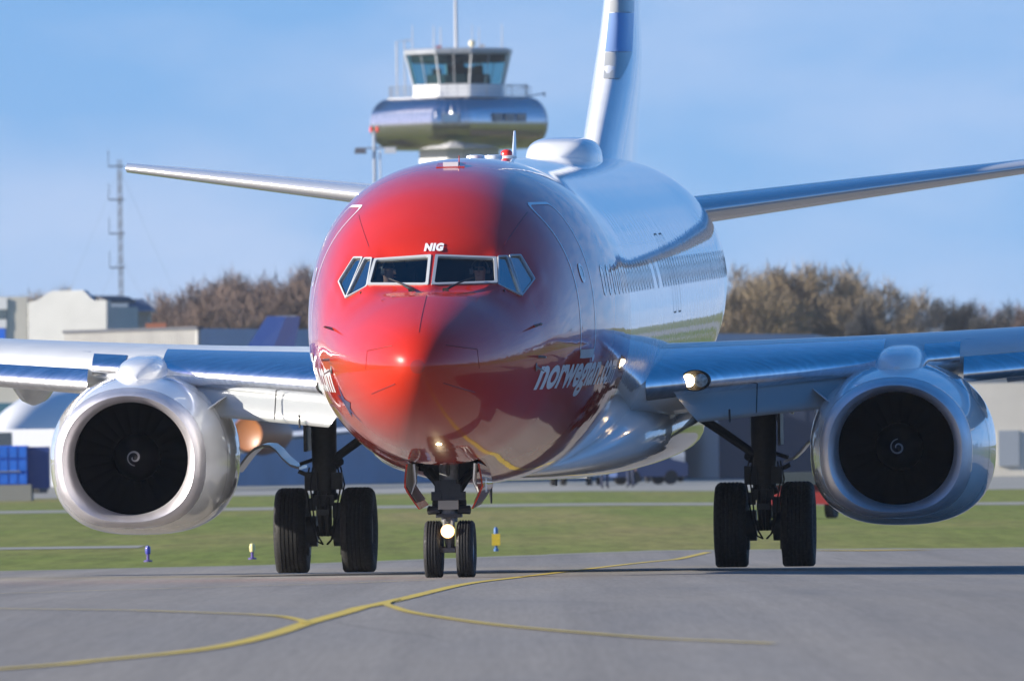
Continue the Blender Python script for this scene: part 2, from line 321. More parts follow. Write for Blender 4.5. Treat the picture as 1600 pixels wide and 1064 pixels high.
# ================================================================== the passenger jet
# local axes: x towards its port side, y aft from the nose tip, z up
PSI, THETA, PIV = R(4.35), R(1.19), Vector((0, 4.0, 0))
JROT = (THETA, 0, -PSI)
from mathutils import Euler
JR = Euler(JROT).to_matrix(); JT = Vector((-.785, 158.4, .013 + .006)) - JR @ PIV
jet = empty('passenger_jet', JT, JROT)
tag(jet, 'red nosed white twin engine passenger jet taxiing head on with lights lit', 'airplane')

# ---- fuselage
FX = [0, .06, .2, .45, .8, 1.3, 1.85, 2.5, 3.1, 4, 5, 6, 7, 8, 9.5, 24, 26, 28, 30, 32, 34, 36, 38, 38.4]
ZT = [2.555, 2.74, 2.885, 3.03, 3.165, 3.325, 3.475, 3.83, 4.22, 4.62, 4.83, 4.915, 4.945, 4.955, 4.955, 4.955, 4.955, 4.955, 4.95, 4.93, 4.9, 4.85, 4.7, 4.55]
ZB = [2.555, 2.375, 2.20, 2.02, 1.855, 1.69, 1.56, 1.455, 1.37, 1.29, 1.19, 1.10, 1.04, 1.005, .985, .985, 1.06, 1.32, 1.75, 2.25, 2.75, 3.25, 3.85, 4.1]
HW = [0, .19, .35, .53, .715, .92, 1.10, 1.27, 1.42, 1.575, 1.71, 1.80, 1.85, 1.875, 1.88, 1.88, 1.88, 1.87, 1.79, 1.56, 1.2, .8, .28, .1]
ZM = [2.555, 2.56, 2.565, 2.575, 2.59, 2.63, 2.68, 2.74, 2.80, 2.86, 2.91, 2.95, 2.97, 2.98, 2.985, 2.985, 2.99, 3.05, 3.25, 3.5, 3.75, 4.0, 4.25, 4.3]
US = [x ** .5 for x in FX]
fzt, fzb, fhw, fzm = (pchip(US, v) for v in (ZT, ZB, HW, ZM))
NA = 160
def section(X, n=NA, grow=0):
    u = X ** .5; zt, zb, hw, zm = fzt(u) + grow, fzb(u) - grow, fhw(u) + grow, fzm(u); q = []
    for k in range(n):
        a = 2 * math.pi * (k + .5) / n; c, s = math.cos(a), math.sin(a)
        k2 = 2 / (2 + .28 * (sstep(2.2, 4.2, X) - sstep(6, 10, X))) if s > 0 else 1
        q.append(Vector((math.copysign(abs(c) ** k2, c) * hw, X, zm + (zt - zm) * s ** k2 if s > 0 else zm + (zm - zb) * s)))
    return q
stations = [(.02 + (3 - .02) * i / 130) ** 2 for i in range(131)] + [9.3 + .6 * i for i in range(49)]
fb = MB(); fb.loft([section(x) for x in stations], (True, True))
fbm = bmesh.new(); tmp = bpy.data.meshes.new('tmp'); tmp.from_pydata(fb.v, [], fb.f); fbm.from_mesh(tmp)
def bvh_of(bm): return BVHTree.FromBMesh(bm)
bvh0 = bvh_of(fbm)
def hit_front(x, z):
    r = bvh0.ray_cast(Vector((x, -3, z)), Vector((0, 1, 0))); return r[0]
def in_poly(p, poly):
    s = None
    for i in range(len(poly)):
        a, b = poly[i], poly[(i + 1) % len(poly)]
        c = (b[0] - a[0]) * (p[1] - a[1]) - (b[1] - a[1]) * (p[0] - a[0])
        if s is None: s = c > 0
        elif (c > 0) != s: return False
    return True
def d_poly(p, poly):
    if in_poly(p, poly): return 0.
    p = Vector(p); m = 9
    for i in range(len(poly)):
        a, b = Vector(poly[i]), Vector(poly[(i + 1) % len(poly)]); t = max(0, min(1, (p - a).dot(b - a) / (b - a).length_squared)); m = min(m, (p - a - (b - a) * t).length)
    return m
PANES2 = [[(.014, 3.812), (.725, 3.795), (.765, 3.47), (.014, 3.483)],
          [(.725, 3.795), (.845, 3.806), (1.035, 3.318), (.765, 3.47)],
          [(.845, 3.806), (.985, 3.815), (1.155, 3.512), (1.035, 3.318)]]
panes = []
for sgn in (-1, 1):
    for pl in PANES2:
        poly = [(sgn * x, z) for x, z in pl]; cs = [hit_front(*p) for p in poly]; ctr = sum(cs, Vector()) / 4
        n = ((cs[2] - cs[0]).cross(cs[3] - cs[1])).normalized()
        if n.y > 0: n = -n
        panes.append(dict(poly=poly, ctr=ctr, n=n, sgn=sgn, cs=[c - n * (c - ctr).dot(n) for c in cs]))
for v in fbm.verts:                                  # flat facets of the flight deck glazing
    if v.co.y < 4.2 and 3.1 < v.co.z < 4.1:
        acc = Vector(); ws = 0; wm = 0
        for P in panes:
            d = d_poly((v.co.x, v.co.z), P['poly']); w_ = 1 - sstep(0, .13, d)
            if w_ > 0:
                o = -P['n'] * (v.co - P['ctr']).dot(P['n']); acc += o * w_; ws += w_; wm = max(wm, w_)
        if ws > 0: v.co += acc / ws * wm
def cut_hole(bm, cs, d, rad):
    cs = [Vector(c) for c in cs]; d = Vector(d).normalized(); ctr = sum(cs, Vector()) / len(cs)
    planes = []
    for i in range(len(cs)):
        e = cs[(i + 1) % len(cs)] - cs[i]; no = e.cross(d).normalized()
        if (ctr - cs[i]).dot(no) < 0: no = -no
        planes.append((cs[i], no))
    def near(): return [f for f in bm.faces if (f.calc_center_median() - ctr).length < rad and f.normal.dot(d) > .0]
    for co, no in planes:
        fs = near(); gs = set(fs)
        for f in fs: gs.update(f.edges); gs.update(f.verts)
        bmesh.ops.bisect_plane(bm, geom=list(gs), dist=1e-5, plane_co=co, plane_no=no); bm.normal_update()
    kill = [f for f in near() if all((f.calc_center_median() - co).dot(no) > -1e-4 for co, no in planes)]
    bmesh.ops.delete(bm, geom=kill, context='FACES')
bmesh.ops.recalc_face_normals(fbm, faces=fbm.faces); fbm.normal_update()
bvh = bvh_of(fbm)                                     # closed skin, used to seat things on it
def inset(cs, n, d):
    out = []; m = len(cs); ctr = sum(cs, Vector()) / m
    lines = []
    for i in range(m):
        a, b = cs[i], cs[(i + 1) % m]; e = (b - a).normalized(); p = n.cross(e)
        if (ctr - a).dot(p) < 0: p = -p
        lines.append((a + p * d, e))
    for i in range(m):
        (a, e), (b, f) = lines[i - 1], lines[i]; w0 = b - a; k = e.cross(f); t = w0.cross(f).dot(k) / k.length_squared; out.append(a + e * t)
    return out
def rounded(cs, r, k=4):
    out = []; m = len(cs)
    for i in range(m):
        p, q0, q1 = cs[i], cs[i - 1], cs[(i + 1) % m]; a = p + (q0 - p).normalized() * r; b = p + (q1 - p).normalized() * r
        for j in range(k + 1):
            t = j / k; out.append(a * (1 - t)**2 + p * 2 * t * (1 - t) + b * t * t)
    return out
for P in panes: cut_hole(fbm, inset(P['cs'], P['n'], .017), P['n'], 1.0)
BAY = [(-.42, 3.32, 1.3), (.42, 3.32, 1.3), (.42, 4.95, 1.3), (-.42, 4.95, 1.3)]
cut_hole(fbm, BAY, (0, 0, -1), 1.6)
fme = bpy.data.meshes.new('fuselage'); fbm.to_mesh(fme); fbm.free(); fme.materials.append(M_FUS)
fme.polygons.foreach_set('use_smooth', [True] * len(fme.polygons)); fme.set_sharp_from_angle(angle=R(50))
fus = put('fuselage', fme, jet)

def side_hit(sgn, y, z, off=.004):
    r = bvh.ray_cast(Vector((sgn * 6, y, z)), Vector((-sgn, 0, 0)))
    n = r[1]; n = n if n.x * sgn > 0 else -n
    return r[0] + n * off, n
def top_hit(x, y, s=1):
    r = bvh.ray_cast(Vector((x, y, 9 * s)), Vector((0, 0, -s))); return r[0]
def surf_strip(name, sgn, pts, wd, m, parent, off=.005, closed=True):
    n = len(pts); vs = []
    for i in range(n):
        a = pts[i - 1] if (closed or i) else pts[i]; b = pts[(i + 1) % n] if (closed or i < n - 1) else pts[i]
        t = (Vector(b) - Vector(a)).normalized(); q = Vector((-t.y, t.x)) * wd / 2
        for s in (1, -1): vs.append(side_hit(sgn, pts[i][0] + s * q.x, pts[i][1] + s * q.y, off)[0])
    k = n if closed else n - 1
    return MB().add(vs, [(2 * i, 2 * i + 1, 2 * ((i + 1) % n) + 1, 2 * ((i + 1) % n)) for i in range(k)]).build(name, m, parent, 60)
def rrect(y0, y1, z0, z1, r, seg=.08):
    out = []
    for cx, cz, a0 in ((y1 - r, z0 + r, -90), (y1 - r, z1 - r, 0), (y0 + r, z1 - r, 90), (y0 + r, z0 + r, 180)):
        for k in range(6): a = R(a0 + 18 * k); out.append((cx + r * math.cos(a), cz + r * math.sin(a)))
    q = []
    for i in range(len(out)):
        a, b = Vector(out[i]), Vector(out[(i + 1) % len(out)]); m = max(1, int((b - a).length / seg))
        for k in range(m): q.append(tuple(a + (b - a) * k / m))
    return q

# ---- flight deck glazing
for P in panes:
    n = P['n']; outer = rounded(inset(P['cs'], n, .004), .02); side = 'centre' if abs(P['ctr'].x) < .6 else 'side'
    wdt = .038 if side == 'centre' else .020
    inner = rounded(inset(P['cs'], n, wdt), .035)
    fr = MB(); a, b, c, d = [p - n * .004 for p in outer], [p + n * .016 for p in outer], [p + n * .016 for p in inner], [p - n * .02 for p in inner]
    fr.loft([a, b, c, d], (False, False)); fo = fr.build('window_frame', M_FRAME, jet, 35)
    seal_o = [p - n * .004 for p in rounded(inset(P['cs'], n, wdt - .004), .035)]; seal_i = [p - n * .004 for p in rounded(inset(P['cs'], n, wdt + .004), .035)]
    MB().loft([seal_o, seal_i], (False, False)).build('seal', M_SEAL, fo)
    g_ = MB().add([p - n * .012 for p in rounded(inset(P['cs'], n, .014), .03)], [tuple(range(20))]).build('pane', M_GLASS if side == 'centre' else M_SIDEG, fo)
# ---- cockpit
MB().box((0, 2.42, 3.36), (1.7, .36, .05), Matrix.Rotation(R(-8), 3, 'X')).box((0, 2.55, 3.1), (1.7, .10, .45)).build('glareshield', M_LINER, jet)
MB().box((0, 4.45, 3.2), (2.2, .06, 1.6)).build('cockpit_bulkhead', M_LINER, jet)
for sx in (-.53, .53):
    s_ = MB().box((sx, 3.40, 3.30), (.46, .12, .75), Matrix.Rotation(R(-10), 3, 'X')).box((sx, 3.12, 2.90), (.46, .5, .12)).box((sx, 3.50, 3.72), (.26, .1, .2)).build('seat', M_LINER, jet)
# wipers
for sx in (-1, 1):
    p0 = hit_front(sx * .09 + .0, 3.475); a = hit_front(sx * .17 if sx > 0 else -.21, 3.44)
    base = hit_front(sx * .20, 3.425) + Vector((0, -.03, 0)); tip = hit_front(sx * .50, 3.56) + Vector((0, -.035, 0)); mid = hit_front(sx * .34, 3.50) + Vector((0, -.045, 0))
    wp = MB().tube([base, mid, tip], [.016, .011, .007], 6).box(base, (.07, .05, .04)).build('wiper', M_SEAL, jet, 40)
# vortex generators under the windscreen
for i in range(10):
    x = -.56 + 1.12 * i / 9; z = 3.405 - .32 * x * x; h = hit_front(x, z) + Vector((0, 0, 0))
    MB().add([h + Vector((-.006, -.0, -.03)), h + Vector((.014, 0, .03)), h + Vector((.02, -.03, .03)), h + Vector((-.002, -.012, -.03))], [(0, 1, 2, 3)]).add([h + Vector((.0, .0, -.03)), h + Vector((.02, 0, .03)), h + Vector((.025, -.03, .03))], [(0, 1, 2)]).build('vortex_generator', M_REDP, jet)

# radome lightning strips and seams
def front_line(name, a, b, wd=.007, m=None):
    pts = [hit_front(a[0] + (b[0] - a[0]) * i / 12, a[1] + (b[1] - a[1]) * i / 12) + Vector((0, -.001, 0)) for i in range(13)]
    MB().tube(pts, wd, 5).build(name, m or mat('strip_red', (.22, .012, .01), .4), jet)
for s in (-1, 1):
    front_line('lightning_strip', (s * .31, 2.80), (s * .64, 2.74)); front_line('lightning_strip', (s * .28, 2.36), (s * .60, 2.24)); front_line('panel_seam', (s * .64, 2.74), (s * .66, 2.52), .004)
front_line('panel_seam', (0, 3.36), (0, 2.95), .005)
for s in (-1, 1): front_line('panel_seam', (s * .80, 3.93), (s * 1.0, 4.30), .005)
# ---- lettering
def text_mesh(body, size, shear=0, offset=0, space=1.0):
    c = bpy.data.curves.new('lettering', 'FONT'); c.body = body; c.size = size; c.shear = shear; c.offset = offset; c.space_character = space; c.resolution_u = 4
    o = bpy.data.objects.new('lettering', c); col.objects.link(o); dg = bpy.context.evaluated_depsgraph_get(); me = bpy.data.meshes.new_from_object(o.evaluated_get(dg))
    bpy.data.objects.remove(o); bm = bmesh.new(); bm.from_mesh(me); bmesh.ops.triangulate(bm, faces=bm.faces)
    for _ in range(3):
        es = [e for e in bm.edges if e.calc_length() > size * .12]
        if not es: break
        bmesh.ops.subdivide_edges(bm, edges=es, cuts=1); bmesh.ops.triangulate(bm, faces=bm.faces)
    bm.to_mesh(me); bm.free(); return me
def seat_text(name, body, size, m, fn, **kw):
    me = text_mesh(body, size, **kw); me.name = name
    xs = [v.co.x for v in me.vertices]; ys = [v.co.y for v in me.vertices]; x0, x1, y0 = min(xs), max(xs), min(ys)
    for v in me.vertices: v.co = fn((v.co.x - x0) / (x1 - x0), v.co.y - 0, size)
    me.materials.clear(); me.materials.append(m); return put(name, me, jet)
def front_fn(x0, x1, z0, k=1):
    return lambda t, h, s: hit_front(x0 + (x1 - x0) * t, z0 + h * k) + Vector((0, -.016, .006))
seat_text('registration_lettering', 'NIG', .112, M_TXTW, front_fn(-.118, .112, 3.872), offset=.0075, space=1.15, shear=.12)
def side_fn(sgn, y0, y1, z0, k=1, slope=0):
    def f(t, h, s):
        y = y0 + (y1 - y0) * t; return side_hit(sgn, y, z0 + h * k + slope * (y - y0), .005)[0]
    return f
seat_text('airline_lettering', 'norwegian', .44, M_TXTW, side_fn(1, 2.42, 5.75, 2.25, 1.2), shear=.22, offset=.014)
seat_text('airline_lettering', '.com', .44, M_TXTW, side_fn(1, 5.85, 7.4, 2.25, 1.2), shear=.22, offset=.014)
seat_text('airline_lettering', '.com', .44, M_TXTW, side_fn(-1, 3.75, 2.45, 2.25, 1.2), shear=.22, offset=.014)
seat_text('airline_lettering', 'norwegian', .44, M_TXTW, side_fn(-1, 7.15, 3.85, 2.25, 1.2), shear=.22, offset=.014)
def star(sgn, yc, zc, r):
    pts = []
    for k in range(10):
        a = R(90 + 36 * k + 12); q = r if k % 2 == 0 else r * .38; pts.append((yc + q * math.cos(a) * 1.5, zc + q * math.sin(a)))
    ps = [side_hit(sgn, yc, zc, .007)[0]] + [side_hit(sgn, y, z, .007)[0] for y, z in pts]
    MB().add(ps, [(0, 1 + k, 1 + (k + 1) % 10) for k in range(10)]).build('star_emblem', M_TXTB, jet)
star(-1, 2.15, 2.10, .24); 
# ---- doors and cabin windows
for sgn in (-1, 1):
    o = surf_strip('cabin_door', sgn, rrect(4.15, 5.01, 2.58, 4.40, .16), .03, M_TXTW, jet)
    surf_strip('door_sill', sgn, [(4.18 + .8 * i / 8, 2.62) for i in range(9)], .10, M_GREYP, o, .008, False)
    dw = [(4.58 + .10 * math.cos(R(30 * k)), 3.57 + .10 * math.sin(R(30 * k))) for k in range(12)]
    MB().add([side_hit(sgn, y, z, .006)[0] for y, z in dw], [tuple(range(12))]).build('door_window', M_PANE, o)
    surf_strip('door_window_surround', sgn, dw, .035, M_TXTW, o, .008)
    surf_strip('cargo_door', sgn, rrect(8.9, 10.1, 1.35, 2.2, .12), .02, M_GREYP, jet) if sgn < 0 else None
    for y0 in (17.0, 17.95):
        surf_strip('overwing_exit', sgn, rrect(y0, y0 + .55, 2.95, 3.95, .1), .018, M_SEAL, jet, .004)
    for i in range(48):
        y = 5.9 + .508 * i
        if i in (16, 18): continue
        pts = rrect(y - .125, y + .125, 3.30, 3.64, .105, 1)
        wi = MB().add([side_hit(sgn, a, b, .003)[0] for a, b in pts], [tuple(range(len(pts)))]).build('cabin_window', M_PANE, jet)
        if sgn > 0: surf_strip('window_surround', sgn, pts, .03, M_GREYP if y > 8.9 else M_TXTW, wi, .005)
# ---- things on the skin
def blade(name, y, x, h, chord, m, lean=.3, t=.02, sgn=1):
    z = top_hit(x, y, sgn).z; rings = []
    for k, (f, c) in enumerate(((0, 1), (.3, .8), (.7, .55), (1, .35))):
        yy = y + lean * f * h; hw = t * (1 - .6 * f); c2 = chord * c / 2
        rings.append([Vector((x, yy - c2, z + sgn * (f * h - .02))), Vector((x + hw, yy, z + sgn * (f * h - .02))), Vector((x, yy + c2, z + sgn * (f * h - .02))), Vector((x - hw, yy, z + sgn * (f * h - .02)))])
    return MB().loft(rings).build(name, m, jet)
blade('vhf_antenna', 15.2, 0, .36, .34, M_WHITE, .5, .035)
blade('vhf_antenna', 21.5, 0, .36, .34, M_SEAL, .5, .035, -1); blade('vhf_antenna', 10.5, .0, .30, .3, M_SEAL, .5, .03, -1)
z = top_hit(0, 14.0).z
b_ = MB().lathe([(z - .02, .13), (z + .02, .13), (z + .03, .1)], 'Z', (0, 14.0, 0), 20).build('beacon', M_WHITE, jet, 40)
MB().lathe([(z + .028, .075), (z + .07, .073), (z + .095, .05), (z + .105, .01)], 'Z', (0, 14.0, 0), 20).build('beacon_lens', mat('beacon_red', (.75, .03, .01), .15, coat=1), b_, 50)
z = top_hit(0, 10, -1).z
MB().lathe([(z + .02, .11), (z - .06, .10), (z - .11, .05)], 'Z', (0, 9.6, 0), 16).build('belly_beacon', mat('beacon_dark', (.15, .01, .01), .3), jet, 50)
for y in (9.0, 11.8): MB().lathe([(top_hit(0, y).z - .02, .12), (top_hit(0, y).z + .03, .11), (top_hit(0, y).z + .04, .06)], 'Z', (0, y, 0), 16).build('navigation_antenna', M_WHITE, jet, 50)
p = top_hit(0, 5.3); MB().box(p + Vector((0, 0, .02)), (.18, .24, .05)).build('air_sensor', M_WHITE, jet); MB().box(p + Vector((0, -.02, .005)), (.34, .30, .016), Matrix.Rotation(R(9), 3, 'X')).build('sensor_plate', M_REDP, jet)
MB().tube([p + Vector((.09, .05, 0)), p + Vector((.09, .05, .12))], .007, 6).build('static_probe', M_REDP, jet)
for sgn in (-1, 1):                                     # pitot heads and vanes
    for (y, z) in ((2.35, 2.98), (2.35, 2.62)):
        h, n = side_hit(sgn, y, z, 0); MB().tube([h - n * .02, h + n * .08, h + n * .09 + Vector((0, -.03, 0)), h + n * .09 + Vector((0, -.13, 0))], [.018, .014, .011, .006], 8).build('pitot_probe', M_GEARL, jet, 40)
    h, n = side_hit(sgn, 2.3, 2.50, 0); MB().lathe([(0, .05), (.012, .045)], 'X', (0, 0, 0), 14).tube([(0, 0, 0), (.09, .05, -.05)], [.018, .006], 6).build('alpha_vane', M_GEARL, jet, 40, loc=h).rotation_euler = (0, 0, 0 if sgn > 0 else math.pi)
# satcom radome: long low teardrop over the rear cabin
rings = []
for i in range(21):
    t = i / 20; y = 22.9 + 2.9 * t; f = math.sqrt(max(0, 1 - abs(2 * min(t * 1.25, .5) - 1) ** 2.6)) if t < .4 else math.cos((t - .4) / .6 * math.pi / 2) ** .75
    f = max(f, .02); hw = .50 * f ** .55; hh = .27 * f ** .7; zb = 4.955; q = []
    for k in range(25):
        a = math.pi * k / 24; c, s = math.cos(a), math.sin(a); ex = .62
        q.append(Vector((math.copysign(abs(c) ** ex, c) * hw, y, zb - .10 + (hh + .10) * abs(s) ** ex)))
    rings.append(q)
MB().loft(rings, (True, True)).build('satcom_radome', M_WHITE, jet, 60)
MB().loft([[Vector((math.copysign(abs(math.cos(a)) ** .7, math.cos(a)) * hw_, 24.3 + 1.75 * math.sin(a), 4.945 + dz - .12 * abs(math.cos(a)))) for a in [2 * math.pi * k / 40 for k in range(40)]] for hw_, dz in ((.62, -.06), (.60, .0))]).build('radome_fairing', M_WHITE, jet, 40)

# ---- aerofoils
def airfoil(n=18, t=.12, camber=.015):
    up, lo = [], []
    for i in range(n + 1):
        x = (1 - math.cos(math.pi * i / n)) / 2; yt = 5 * t * (.2969 * x**.5 - .126 * x - .3516 * x * x + .2843 * x**3 - .1036 * x**4); yc = camber * 4 * x * (1 - x)
        up.append((x, yc + yt)); lo.append((x, yc - yt))
    return list(reversed(up)) + lo[1:-1]
def wing_ring(x, le, te, z, t, inc, camber=.015, flip=False):
    c = te - le; q = []
    for u, v in airfoil(18, t, camber):
        yy, zz = u * c, v * c; ci, si = math.cos(R(inc)), math.sin(R(inc)); q.append(Vector((x, le + yy * ci + zz * si, z - yy * si + zz * ci)))
    return q
wLE = pchip([.8, 1.88, 4.83, 17.16], [13.45, 14.2, 16.1, 22.45]); wTE = pchip([.8, 1.88, 5.9, 17.16], [21.2, 21.2, 21.35, 24.05])
wZ = pchip([.8, 2.45, 7.1, 17.16], [1.98, 2.11, 2.46, 3.35]); wT = pchip([.8, 1.88, 5, 17.16], [.135, .13, .115, .105]); wI = pchip([.8, 5, 17.16], [1.2, .8, -1.0])
def wing_pt(x, u, up=True):
    ring = wing_ring(x, wLE(x), wTE(x), wZ(x), wT(x), wI(x)); n = 18
    best = None
    rng = ring[:n + 1] if up else ring[n:] + [ring[0]]
    c = wTE(x) - wLE(x); tgt = wLE(x) + u * c
    for a, b in zip(rng, rng[1:]):
        if min(a.y, b.y) <= tgt <= max(a.y, b.y): k = (tgt - a.y) / (b.y - a.y) if b.y != a.y else 0; return a + (b - a) * k
    return rng[0]
def mirror(vs, s): return [Vector((v[0] * s, v[1], v[2])) for v in vs]
WX = [.8, 1.5, 1.9, 2.4, 2.9, 3.4, 3.9, 4.4, 4.83, 5.3, 5.8, 6.5, 7.5, 9, 11, 13, 15, 16.6, 17.16]
def nose_shell(x, cut, grow, n=18):
    """the front of the aerofoil up to chord fraction cut, top and bottom, pushed out by grow"""
    c = wTE(x) - wLE(x); pts = []
    ring = wing_ring(x, wLE(x), wTE(x), wZ(x), wT(x), wI(x))
    k0 = [i for i, p in enumerate(ring) if p.y < wLE(x) + cut * c]
    ctr = Vector((x, wLE(x) + cut * c, wZ(x)))
    sel = [ring[i] for i in range(k0[0], k0[-1] + 1)]
    return [p + (p - ctr).normalized() * grow for p in sel]
def shellmb(xs, cut0, cut1, grow, s, dy=0, dz=0, rot=0, thick=None):
    rings = []
    for x in xs:
        c = wTE(x) - wLE(x); cut = cut0 if x < 5 else cut1
        a = airfoil_front(x, cut, grow)
        if rot:
            piv = Vector((x, wLE(x) + .5, wZ(x))); m = Matrix.Rotation(R(rot), 3, 'X'); a = [piv + m @ (p - piv) for p in a]
        a = [Vector((p.x * s, p.y + dy, p.z + dz)) for p in a]; rings.append(a)
    return rings
def airfoil_front(x, cut, grow, n=14, cutlo=None):
    c = wTE(x) - wLE(x); t = wT(x); inc = R(wI(x)); q = []; cutlo = cut if cutlo is None else cutlo
    us = [cut * (1 - i / n) ** 2 for i in range(n + 1)] ; 
    def P(u, sg):
        yt = 5 * t * (.2969 * u**.5 - .126 * u - .3516 * u * u + .2843 * u**3 - .1036 * u**4); yc = .015 * 4 * u * (1 - u); v = yc + sg * yt
        yy, zz = u * c, v * c; return Vector((x, wLE(x) + yy * math.cos(inc) + zz * math.sin(inc), wZ(x) - yy * math.sin(inc) + zz * math.cos(inc)))
    pts = [P(u, 1) for u in us] + [P(cutlo * (i / n) ** 2, -1) for i in range(1, n + 1)]
    out = []
    for i, p in enumerate(pts):
        a, b = pts[max(i - 1, 0)], pts[min(i + 1, len(pts) - 1)]; tv = (b - a).normalized(); nv = Vector((0, tv.z, -tv.y))
        if (p - Vector((x, wLE(x) + .4 * c, wZ(x)))).dot(nv) < 0: nv = -nv
        out.append(p + nv * grow)
    return out
M_SLATIN = mat('slat_inside', (.10, .09, .07), .6, var=.2, vscale=8)
for s in (-1, 1):
    wg = MB().loft([mirror(wing_ring(x, wLE(x), wTE(x), wZ(x), wT(x), wI(x)), s) for x in WX]).build('wing', M_GREYP, jet, 40)
    # polished fixed leading edge inboard of the engine
    rings = [mirror(airfoil_front(x, .15, .006, cutlo=.018), s) for x in (1.7, 1.95, 2.4, 2.9, 3.4, 3.9, 4.4, 4.6)]
    MB().loft(rings, (False, False), False).build('leading_edge', M_POL, wg, 60)
    rings = [mirror(airfoil_front(x, .06, .006, cutlo=.012), s) for x in (5.1, 5.3, 5.55)]
    MB().loft(rings, (False, False), False).build('leading_edge', M_POL, wg, 60)
    # slats outboard: drooped forward and down
    for a, b in ((5.6, 8.9), (8.95, 12.6), (12.65, 16.4)):
        def slat_ring(x):
            o = airfoil_front(x, .14, .01, cutlo=.03); i_ = airfoil_front(x, .13, -.03, cutlo=.028)
            piv = Vector((x, wLE(x) + .55, wZ(x))); m = Matrix.Rotation(R(17), 3, 'X'); ring = o + list(reversed(i_))
            return [Vector((p.x * s, p.y, p.z)) for p in [piv + m @ (q - piv) + Vector((0, -.20, -.085)) for q in ring]]
        xs = [a + (b - a) * i / 8 for i in range(9)]
        MB().loft([slat_ring(x) for x in xs], (True, True)).build('slat', M_POL, wg, 50)
    # Krueger flap hanging below the inboard leading edge
    def kr(x0, x1, u):
        x = x0 + (x1 - x0) * u; return x
    rings = []
    for i in range(9):
        u = i / 8; q = []
        for v, th_ in [(0, .0), (.15, .0), (.4, .0), (.7, .0), (.88, .0), (.96, .02), (1, .05)]:
            x = (1.98 + .36 * v) * (1 - u) + 4.15 * u; zt = 2.055 + .085 * (x - 2.45); zl = 1.60 + .088 * (x - 2.45)
            y = wLE(x) + .22 - .34 * v - .06 * math.sin(v * 3.1); q.append(Vector((x, y + th_, zt + (zl - zt) * v)))
        for v, th_ in [(.97, .10), (.86, .11), (.7, .10), (.3, .06), (0, .05)]:
            x = (1.98 + .36 * v) * (1 - u) + 4.15 * u; zt = 2.055 + .085 * (x - 2.45); zl = 1.60 + .088 * (x - 2.45)
            y = wLE(x) + .22 - .34 * v - .06 * math.sin(v * 3.1); q.append(Vector((x, y + th_, zt + (zl - zt) * v)))
        rings.append(mirror(q, s))
    kf = MB().loft(rings).build('krueger_flap', mat('krueger_paint', (.31, .325, .325), .4, coat=.3, var=.03), wg, 40)
    for x in (3.05,):
        MB().tube([Vector((x * s, wLE(x) + .08 - .36 * v, 2.055 + .085 * (x - 2.45) - (.45) * v)) for v in (0, .3, .6, .9)], .008, 5).build('flap_joint', M_SEAL, kf)
    MB().tube([Vector((2.72 * s, wLE(2.72) - .19 + .03 * v, 1.75 - .16 * v)) for v in (0, .5, 1)], [.012, .014, .012], 5).build('flap_latch', M_SEAL, kf)
    # trailing edge flaps let down a little
    for a, b, dz in ((2.0, 4.2, -.16), (5.95, 11.6, -.20)):
        rings = []
        for i in range(5):
            x = a + (b - a) * i / 4; c = 1.35 if a < 5 else 1.15; te = wTE(x); zc = wZ(x) - (te - wLE(x)) * math.sin(R(wI(x))) + dz
            q = []
            for u, v in airfoil(8, .13, 0):
                yy, zz = u * c, v * c; q.append(Vector((x * s, te - .75 + yy * math.cos(R(16)) + zz * math.sin(R(16)), zc + .12 - yy * math.sin(R(16)) + zz * math.cos(R(16)))))
            rings.append(q)
        MB().loft(rings).build('flap', M_GREYP, wg, 40)
    # flap track fairings
    for x, hw, dn, y0, y1 in ((3.6, .15, .36, 17.4, 22.0), (6.75, .25, .55, 18.2, 23.0), (9.6, .22, .48, 19.6, 24.0)):
        rings = []
        for i in range(15):
            t = i / 14; y = y0 + (y1 - y0) * t; f = max(.04, (math.sin(math.pi * min(1, t * 1.0)) ** .6)); zt = wZ(x) - .02
            q = []
            for k in range(16):
                a = 2 * math.pi * k / 16; cx, sz = math.cos(a), math.sin(a); q.append(Vector((x * s + cx * hw * f, y, zt - .05 + (.1 * sz if sz > 0 else dn * f * sz * 1.0) - .18 * max(0, t - .6))))
            rings.append(q)
        MB().loft(rings).build('flap_track_fairing', M_GREYP, wg, 40)
    # landing and turn-off lamps in the wing root
    def le_hit(x, z):
        best = 99
        for u in range(0, 60):
            for p in (airfoil_front(x, .06, .01),): pass
        f = airfoil_front(x, .06, .01); return min(f, key=lambda p: abs(p.z - z))
    lx = 2.30; c0 = le_hit(lx, wZ(lx)) ; yaw_ = Matrix.Rotation(R(0), 3, 'Z')
    hs = MB().lathe([(.10, .135), (-.015, .135), (-.03, .12), (.02, .11)], 'Y', (0, 0, 0), 28)
    hs.v = [(v[0] * 1.45, v[1], v[2]) for v in hs.v]
    ho = hs.build('landing_light', M_SEAL, wg, 40, loc=Vector((lx * s, c0.y - .02, c0.z + .02)))
    MB().lathe([(-.052, .002), (-.05, .05), (-.038, .085), (-.01, .09)], 'Y', (.075 * s, 0, .0), 20).build('lamp_lens', mat('lamp_glass', (.30, .34, .34), .08, coat=1, var=.5, vscale=25), ho, 50)
    MB().lathe([(-.052, .002), (-.05, .04), (-.04, .075), (-.02, .08)], 'Y', (-.085 * s, 0, .0), 20).build('lit_lamp', mat('landing_lamp', (1, .8, .5), .3, emit=(1, .72, .38), estr=14), ho, 50)

